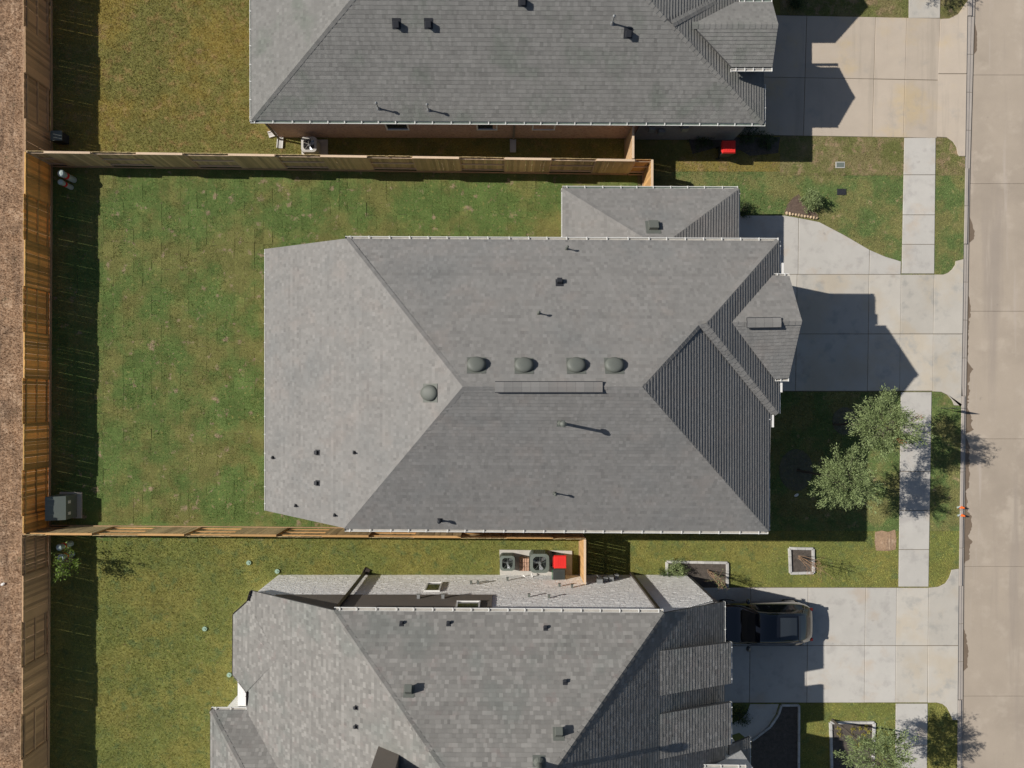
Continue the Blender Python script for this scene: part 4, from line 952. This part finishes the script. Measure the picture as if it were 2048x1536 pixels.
def wheelie(label, px, py, lid, body, rz=0, h=1.0, lidtrim=None, nx=.58, ny=.62):
    c = G(px, py); t = thing('wheelie_bin', label, 'bin', c); Rm = Matrix.Rotation(rz, 3, 'Z')
    def P(x, y, z): return Rm @ Vector((x, y, z)) + c
    m = MB(); lo = [P(x * nx * .36, y * ny * .36, .06) for x, y in ((-1, -1), (1, -1), (1, 1), (-1, 1))]; hi = [P(x * nx * .47, y * ny * .47, h - .08) for x, y in ((-1, -1), (1, -1), (1, 1), (-1, 1))]
    m.poly(lo[::-1]); m.poly(hi)
    for i in range(4): j = (i + 1) % 4; m.poly([lo[i], lo[j], hi[j], hi[i]])
    bevel(m.build('body', M[body], t), .03)
    m = MB(); q = [P(x * nx / 2, y * ny / 2, h - .07) for x, y in ((-1, -1), (1, -1), (1, 1), (-1, 1))]; q2 = [P(x * nx / 2 * .9, y * ny / 2 * .88, h + .0) for x, y in ((-1, -1), (1, -1), (1, 1), (-1, 1))]
    m.poly(q[::-1]); m.poly(q2)
    for i in range(4): j = (i + 1) % 4; m.poly([q[i], q[j], q2[j], q2[i]])
    bevel(m.build('lid', M[lid], t), .05, 4)
    m = MB(); m.tube(P(-nx / 2 - .03, -ny * .4, h - .06), P(-nx / 2 - .03, ny * .4, h - .06), .016); m.build('handle', M[lidtrim or lid], t)
    for y in (-1, 1):
        m = MB(); m.tube(P(-nx * .42, y * ny * .40, .1), P(-nx * .42, y * ny * .46, .1), .1, n=14); m.build('wheel', M['tyre'], t)
    m = MB()
    for x in (-.18, 0, .18): m.box(P(x * nx, 0, h + .002), (.025, ny * .62, .012), rz)
    m.box(P(nx * .40, 0, h - .012), (.02, ny * .74, .02), rz); m.build('lid_rib', M[lid], t)
    if lidtrim:
        m = MB()
        for y in (-1, 1): m.box(P(0, y * ny * .47, h - .055), (nx * .9, .02, .03), rz)
        m.build('lid_trim', M[lidtrim], t)
    return t
wheelie('bright red lidded bin standing on the air conditioner pad', 1117, 1115, 'red', 'green_bin')
wheelie('dark grey bin with green rim beside the red lidded one', 1115, 1141, 'green_bin', 'green_bin', lidtrim='green_trim', h=.98)
wheelie('red bin half in shadow against the brick corner of the top house', 1445, 308, 'red', 'green_bin', rz=0, nx=.62, ny=.60)
# pallet of bricks
bp = thing('brick_stack', 'open stack of loose reddish bricks between the air conditioners', 'brick pile', G(1048, 1125, .08)); o0 = wloc(bp)
for lay in range(6):
    for i in range(4):
        for j in range(3):
            m = MB(); m.box(o0 + Vector(((i - 1.5) * .115 + R.uniform(-.008, .008), (j - 1) * .20, .035 + lay * .066)), (.09, .185, .06), R.gauss(0, .05), R.random()); m.build('brick', M['brick_red'], bp)
# line set pipes
m = MB()
for a_, b_ in (((1046, 1147), (1056, 1154)), ((1063, 1144), (1066, 1154)), ((1056, 1154), (1080, 1152))): m.tube(G(*a_, .30), G(*b_, .55), .03)
o = m.build('refrigerant_lines', M['white'], loc=G(1056, 1152)); setp(o, 'white insulated pipes running from the air conditioners into the white brick wall', 'pipes')
m = MB(); m.box(G(1070, 1153, .9) , (.7, .16, .5)); o = m.build('disconnect_box', M['brick_grey'], loc=G(1070, 1153)); setp(o, 'brown electrical box on the white brick wall behind the air conditioners', 'electrical box')
# utility things in the back corners
c = G(141, 1010); t = thing('transformer', 'dark green transformer cabinet in the fence corner of the sod yard', 'transformer', c)
m = MB(); m.box(c + Vector((.05, 0, .03)), (1.05, 1.25, .1)); m.build('base', M['concrete'], t)
m = MB(); x0, x1, yh = -.42, .36, .55; bx_ = lambda x, y, z: c + Vector((x, y, z))
m.poly([bx_(x0, -yh, .08), bx_(x0, yh, .08), bx_(x0, yh, 1.25), bx_(x0, -yh, 1.25)]); m.poly([bx_(x1, -yh, .08), bx_(x1, yh, .08), bx_(x1, yh, .95), bx_(x1, -yh, .95)]); m.poly([bx_(x0, -yh, 1.25), bx_(x0, yh, 1.25), bx_(x1, yh, .95), bx_(x1, -yh, .95)])
for s_ in (-1, 1): m.poly([bx_(x0, s_ * yh, .08), bx_(x1, s_ * yh, .08), bx_(x1, s_ * yh, .95), bx_(x0, s_ * yh, 1.25)])
m.build('cabinet', M['ac'], t)
m = MB()
for y_ in (-.28, .25): m.box(bx_(x1 + .01, y_, .7), (.015, .14, .2))
m.build('notice_plate', M['white'], t)
def pedestal(label, px, py, h, w_=.22):
    c = G(px, py); t = thing('utility_pedestal', label, 'pedestal', c, None); m = MB(); m.tube(c, c + Vector((0, 0, h)), w_ / 2, w_ / 2 * .95, 14); m.build('post', M['ped'], t)
    m = MB(); m.lathe([(w_ * .56, 0), (w_ * .56, .05), (w_ * .42, .10), (w_ * .12, .13)], c + Vector((0, 0, h)), 14); m.build('dome', M['ped'], t)
    m = MB(); m.tube(c + Vector((0, 0, h * .62)), c + Vector((0, 0, h * .78)), w_ / 2 + .006, n=14); m.build('warning_band', M['red'], t)
pedestal('taller pale utility pedestal in the top corner of the sod yard', 148, 360, .95, .30); pedestal('smaller leaning pale pedestal just below the taller one in the top corner', 143, 375, .8, .24)
pedestal('pale utility pedestal nearest the side fence in the bottom yard', 142, 1087, .85, .28); pedestal('pale pedestal beside the bright green young tree', 144, 1108, .8, .32)
c = G(128, 281); t = thing('meter_cabinet', 'dark low utility cabinet against the back fence of the top yard', 'utility box', c); m = MB(); m.box(c + Vector((0, 0, .3)), (.5, .42, .6)); m.build('cabinet', M['metal_bk'], t); m = MB(); m.box(c + Vector((.02, 0, .62)), (.54, .46, .04)); m.build('lid', M['ac'], t)
for i, (px, py, lb) in enumerate(((498, 1125, 'green cleanout cap in the strip above the white brick wall'), (410, 1257, 'green cleanout cap in the open lawn left of the bay'), (459, 1349, 'green cleanout cap touching the bay eave'), (555, 1142, 'green cap at the back corner of the white brick wall'))):
    m = MB(); p = G(px, py); m.tube(p, p + Vector((0, 0, .07)), .11, n=16); m.tube(p + Vector((0, 0, .071)), p + Vector((0, 0, .10)), .04, n=8); o = m.build('cleanout_cap', M['cleanout'], loc=p); setp(o, lb, 'drain cap')
for px, py, lb in ((1680, 330, 'worn grey water meter lid in the dry grass strip'), (1683, 384, 'dark water meter lid in the green front lawn')):
    p = G(px, py); t = thing('water_meter', lb, 'water meter', p); m = MB(); m.box(p + Vector((0, 0, .012)), (.44, .30, .03)); bevel(m.build('rim', M['block'] if py < 350 else M['metal_bk'], t), .006); m = MB(); m.box(p + Vector((0, 0, .02)), (.36, .22, .03)); m.build('cover', M['ac'] if py < 350 else M['metal_bk'], t)
for px, py, rz, lb in ((550, 267, .3, 'white splash block left of the downspout corner of the top house'), (561, 284, 1.5, 'white splash block below the downspout corner of the top house'), (1026, 292, 1.57, 'grey splash block on the dark soil under the middle downspout'), (730, 1148, 1.1, 'brown splash block below the downspout of the white brick wall')):
    p = G(px, py); t = thing('splash_block', lb, 'splash block', p); M3 = Matrix.Rotation(rz, 3, 'Z'); m = MB(); m.box(p + Vector((0, 0, .03)), (.62, .26, .03), rz)
    m.build('tray', M['block' if px != 730 else 'bronze'], t); m = MB()
    for s_ in (-1, 1): m.box(p + M3 @ Vector((0, s_ * .13, .05)), (.62, .03, .08), rz)
    m.build('side_lip', M['white' if px < 600 else ('block' if px > 1000 else 'bronze')], t)
# orange kerb markers and yard sign
for px, py, lb in ((1922, 1014.5, 'upper of the two small orange markers at the kerb'), (1923, 1030.5, 'lower of the two small orange markers at the kerb')):
    p = G(px, py, -.01); t = thing('kerb_marker', lb, 'marker', p); m = MB(); m.lathe([(.10, 0), (.10, .02), (.07, .03), (.04, .22), (.015, .28)], p, 12); m.build('cone', M['orange'], t); m = MB(); m.tube(p + Vector((-.2, -.02, .03)), p + Vector((-.05, .05, .05)), .05, .03, 7); m.build('sandbag', M['ped'], t)
p = G(1886, 816); t = thing('yard_sign', 'thin dark yard sign seen edge on in the verge by the kerb', 'sign', p); m = MB()
for dx in (-.12, .34): m.tube(p + Vector((dx, 0, 0)), p + Vector((dx, 0, .8)), .012)
m.build('stake', M['metal_bk'], t); m = MB(); m.box(p + Vector((.11, 0, .82)), (.62, .02, .46)); m.build('panel', M['metal_bk'], t)

# ------------------------------------------------------------------ the parked SUV
def suv(label, c, L_=4.75, wd=1.93, h=1.66):
    t = thing('parked_car', label, 'car', c)
    # stations along x (0 = front ... 1 = rear): half width, height of belt, height of top, half width of top
    S = [(0.0, .62, .55, .60, .50), (.03, .80, .62, .72, .66), (.10, .91, .78, .90, .74), (.22, .955, .90, 1.02, .80), (.28, .96, .95, 1.08, .80), (.36, .965, .98, 1.42, .68), (.43, .965, 1.0, 1.60, .66), (.55, .965, 1.01, 1.66, .66), (.70, .965, 1.02, 1.63, .64), (.80, .955, 1.03, 1.54, .61), (.88, .925, 1.03, 1.34, .57), (.94, .85, 1.0, 1.12, .54), (.98, .70, .86, .95, .46), (1.0, .50, .58, .64, .34)]
    def ring(s):
        x, hw, zb, zt, tw = s; X = (x - .5) * L_
        half = [(0, .22), (hw * .80, .22), (hw * .97, .34), (hw, .62 * min(1, zb / .8)), (hw * .985, zb), (tw + (hw - tw) * .45, zb + (zt - zb) * .5), (tw, zb + (zt - zb) * .93), (tw * .7, zt), (0, zt + .012)]
        return [Vector((X, y, z)) + c for y, z in half] + [Vector((X, -y, z)) + c for y, z in half[-2:0:-1]]
    rs = [ring(s) for s in S]; m = MB(); m.sm = True; n = len(rs[0]); base = len(m.v)
    for r in rs: m.v += [tuple(p) for p in r]
    for i in range(len(rs) - 1):
        for j in range(n):
            k = (j + 1) % n; m.f.append((i * n + j, (i + 1) * n + j, (i + 1) * n + k, i * n + k)); m.t.append(.5)
    m.f.append(tuple(range(n))); m.t.append(.5); m.f.append(tuple(range(len(rs) * n - 1, (len(rs) - 1) * n - 1, -1))); m.t.append(.5)
    body = m.build('body', M['car'], t); ss = body.modifiers.new('sub', 'SUBSURF'); ss.levels = 2; ss.render_levels = 2
    def interp(x):
        for a_, b_ in zip(S, S[1:]):
            if a_[0] <= x <= b_[0]: f = (x - a_[0]) / (b_[0] - a_[0]); return [a_[i] + (b_[i] - a_[i]) * f for i in range(5)]
    def sheet(name, x0, x1, prof, mt, nx=8, up=.012):
        m = MB(); m.sm = True; rows = []
        for i in range(nx + 1):
            s = interp(x0 + (x1 - x0) * i / nx); rows.append([Vector((((x0 + (x1 - x0) * i / nx) - .5) * L_, y, z)) + c for y, z in prof(s)])
        k = len(rows[0])
        for r in rows: m.v += [tuple(p) for p in r]
        for i in range(nx):
            for j in range(k - 1): m.f.append((i * k + j, (i + 1) * k + j, (i + 1) * k + j + 1, i * k + j + 1)); m.t.append(.5)
        o = m.build(name, M[mt], t); return o
    top = lambda g, up: (lambda s: [(y * s[4], s[3] + up - (abs(y) ** 3) * .05) for y in (-g, -g * .6, -g * .2, g * .2, g * .6, g)])
    sheet('windscreen', .285, .415, top(.98, .014), 'car_glass'); sheet('sunroof', .60, .765, top(.80, .022), 'car_roof'); sheet('rear_window', .785, .935, top(.94, .018), 'car_roof', 10)
    for sg in (-1, 1):
        sheet('side_window', .36, .86, lambda s: [(sg * (s[4] + (s[1] * .985 - s[4]) * (1 - f) * .92 + .022), s[2] + (s[3] - s[2]) * (.08 + f * .72)) for f in (0, .35, .7, 1)], 'car_glass', 12)
        m = MB(); pts = [Vector(((x - .5) * L_, sg * (interp(x)[1] * .985 + .012), interp(x)[2] + .03)) + c for x in (.33, .45, .6, .75, .88)]
        for a_, b_ in zip(pts, pts[1:]): m.tube(a_, b_, .012, n=6)
        pts = [Vector(((x - .5) * L_, sg * (interp(x)[4] + .045), interp(x)[2] + (interp(x)[3] - interp(x)[2]) * .84)) + c for x in (.33, .40, .5, .62, .74, .84, .88)]
        pts[0] = Vector(((.33 - .5) * L_, sg * (interp(.33)[1] * .985 + .01), interp(.33)[2] + .05)) + c
        pts[-1] = Vector(((.89 - .5) * L_, sg * (interp(.89)[1] * .97), interp(.89)[2] + .05)) + c
        for a_, b_ in zip(pts, pts[1:]): m.tube(a_, b_, .012, n=6)
        m.build('window_trim', M['chrome'], t)
        m = MB(); m.sm = True; m.lathe([(.02, -.07), (.10, -.05), (.12, 0), (.10, .06), (.02, .08)], c + Vector(((.335 - .5) * L_, sg * (wd / 2 + .13), 1.07)), 12, sx=.8, sy=1.1); m.build('mirror', M['car'], t)
        for fx in (.18, .80):
            w_ = MB(); cc = c + Vector(((fx - .5) * L_, sg * .80, .36)); w_.tube(cc - Vector((0, sg * .12, 0)), cc + Vector((0, sg * .12, 0)), .36, n=28); wo = w_.build('wheel', M['tyre'], t)
            r_ = MB(); r_.tube(cc + Vector((0, sg * .10, 0)), cc + Vector((0, sg * .125, 0)), .24, n=20); r_.build('rim', M['chrome'], wo)
        m = MB(); m.box(c + Vector((L_ * .462, sg * .70, .93)), (.16, .14, .07)); bevel(m.build('tail_light', M['tail'], t), .02)
    return t
suv('glossy black SUV parked nose in on the bottom driveway partly under the eave', PW(513, 436, 0) + Vector((0, 0, .03)))
# litter, small marks
for px, py, lb in ((7, 1168, 'white scrap lying on the dirt track'), (1592, 990, 'white scrap in the shaded mulch ring')):
    m = MB(); p = G(px, py, .02); m.lathe([(.09, 0), (.10, .03), (.05, .06)], p, 7, sx=1.2, sy=.7, rz=.5); o = m.build('litter', M['white'], loc=p); setp(o, lb, 'litter')
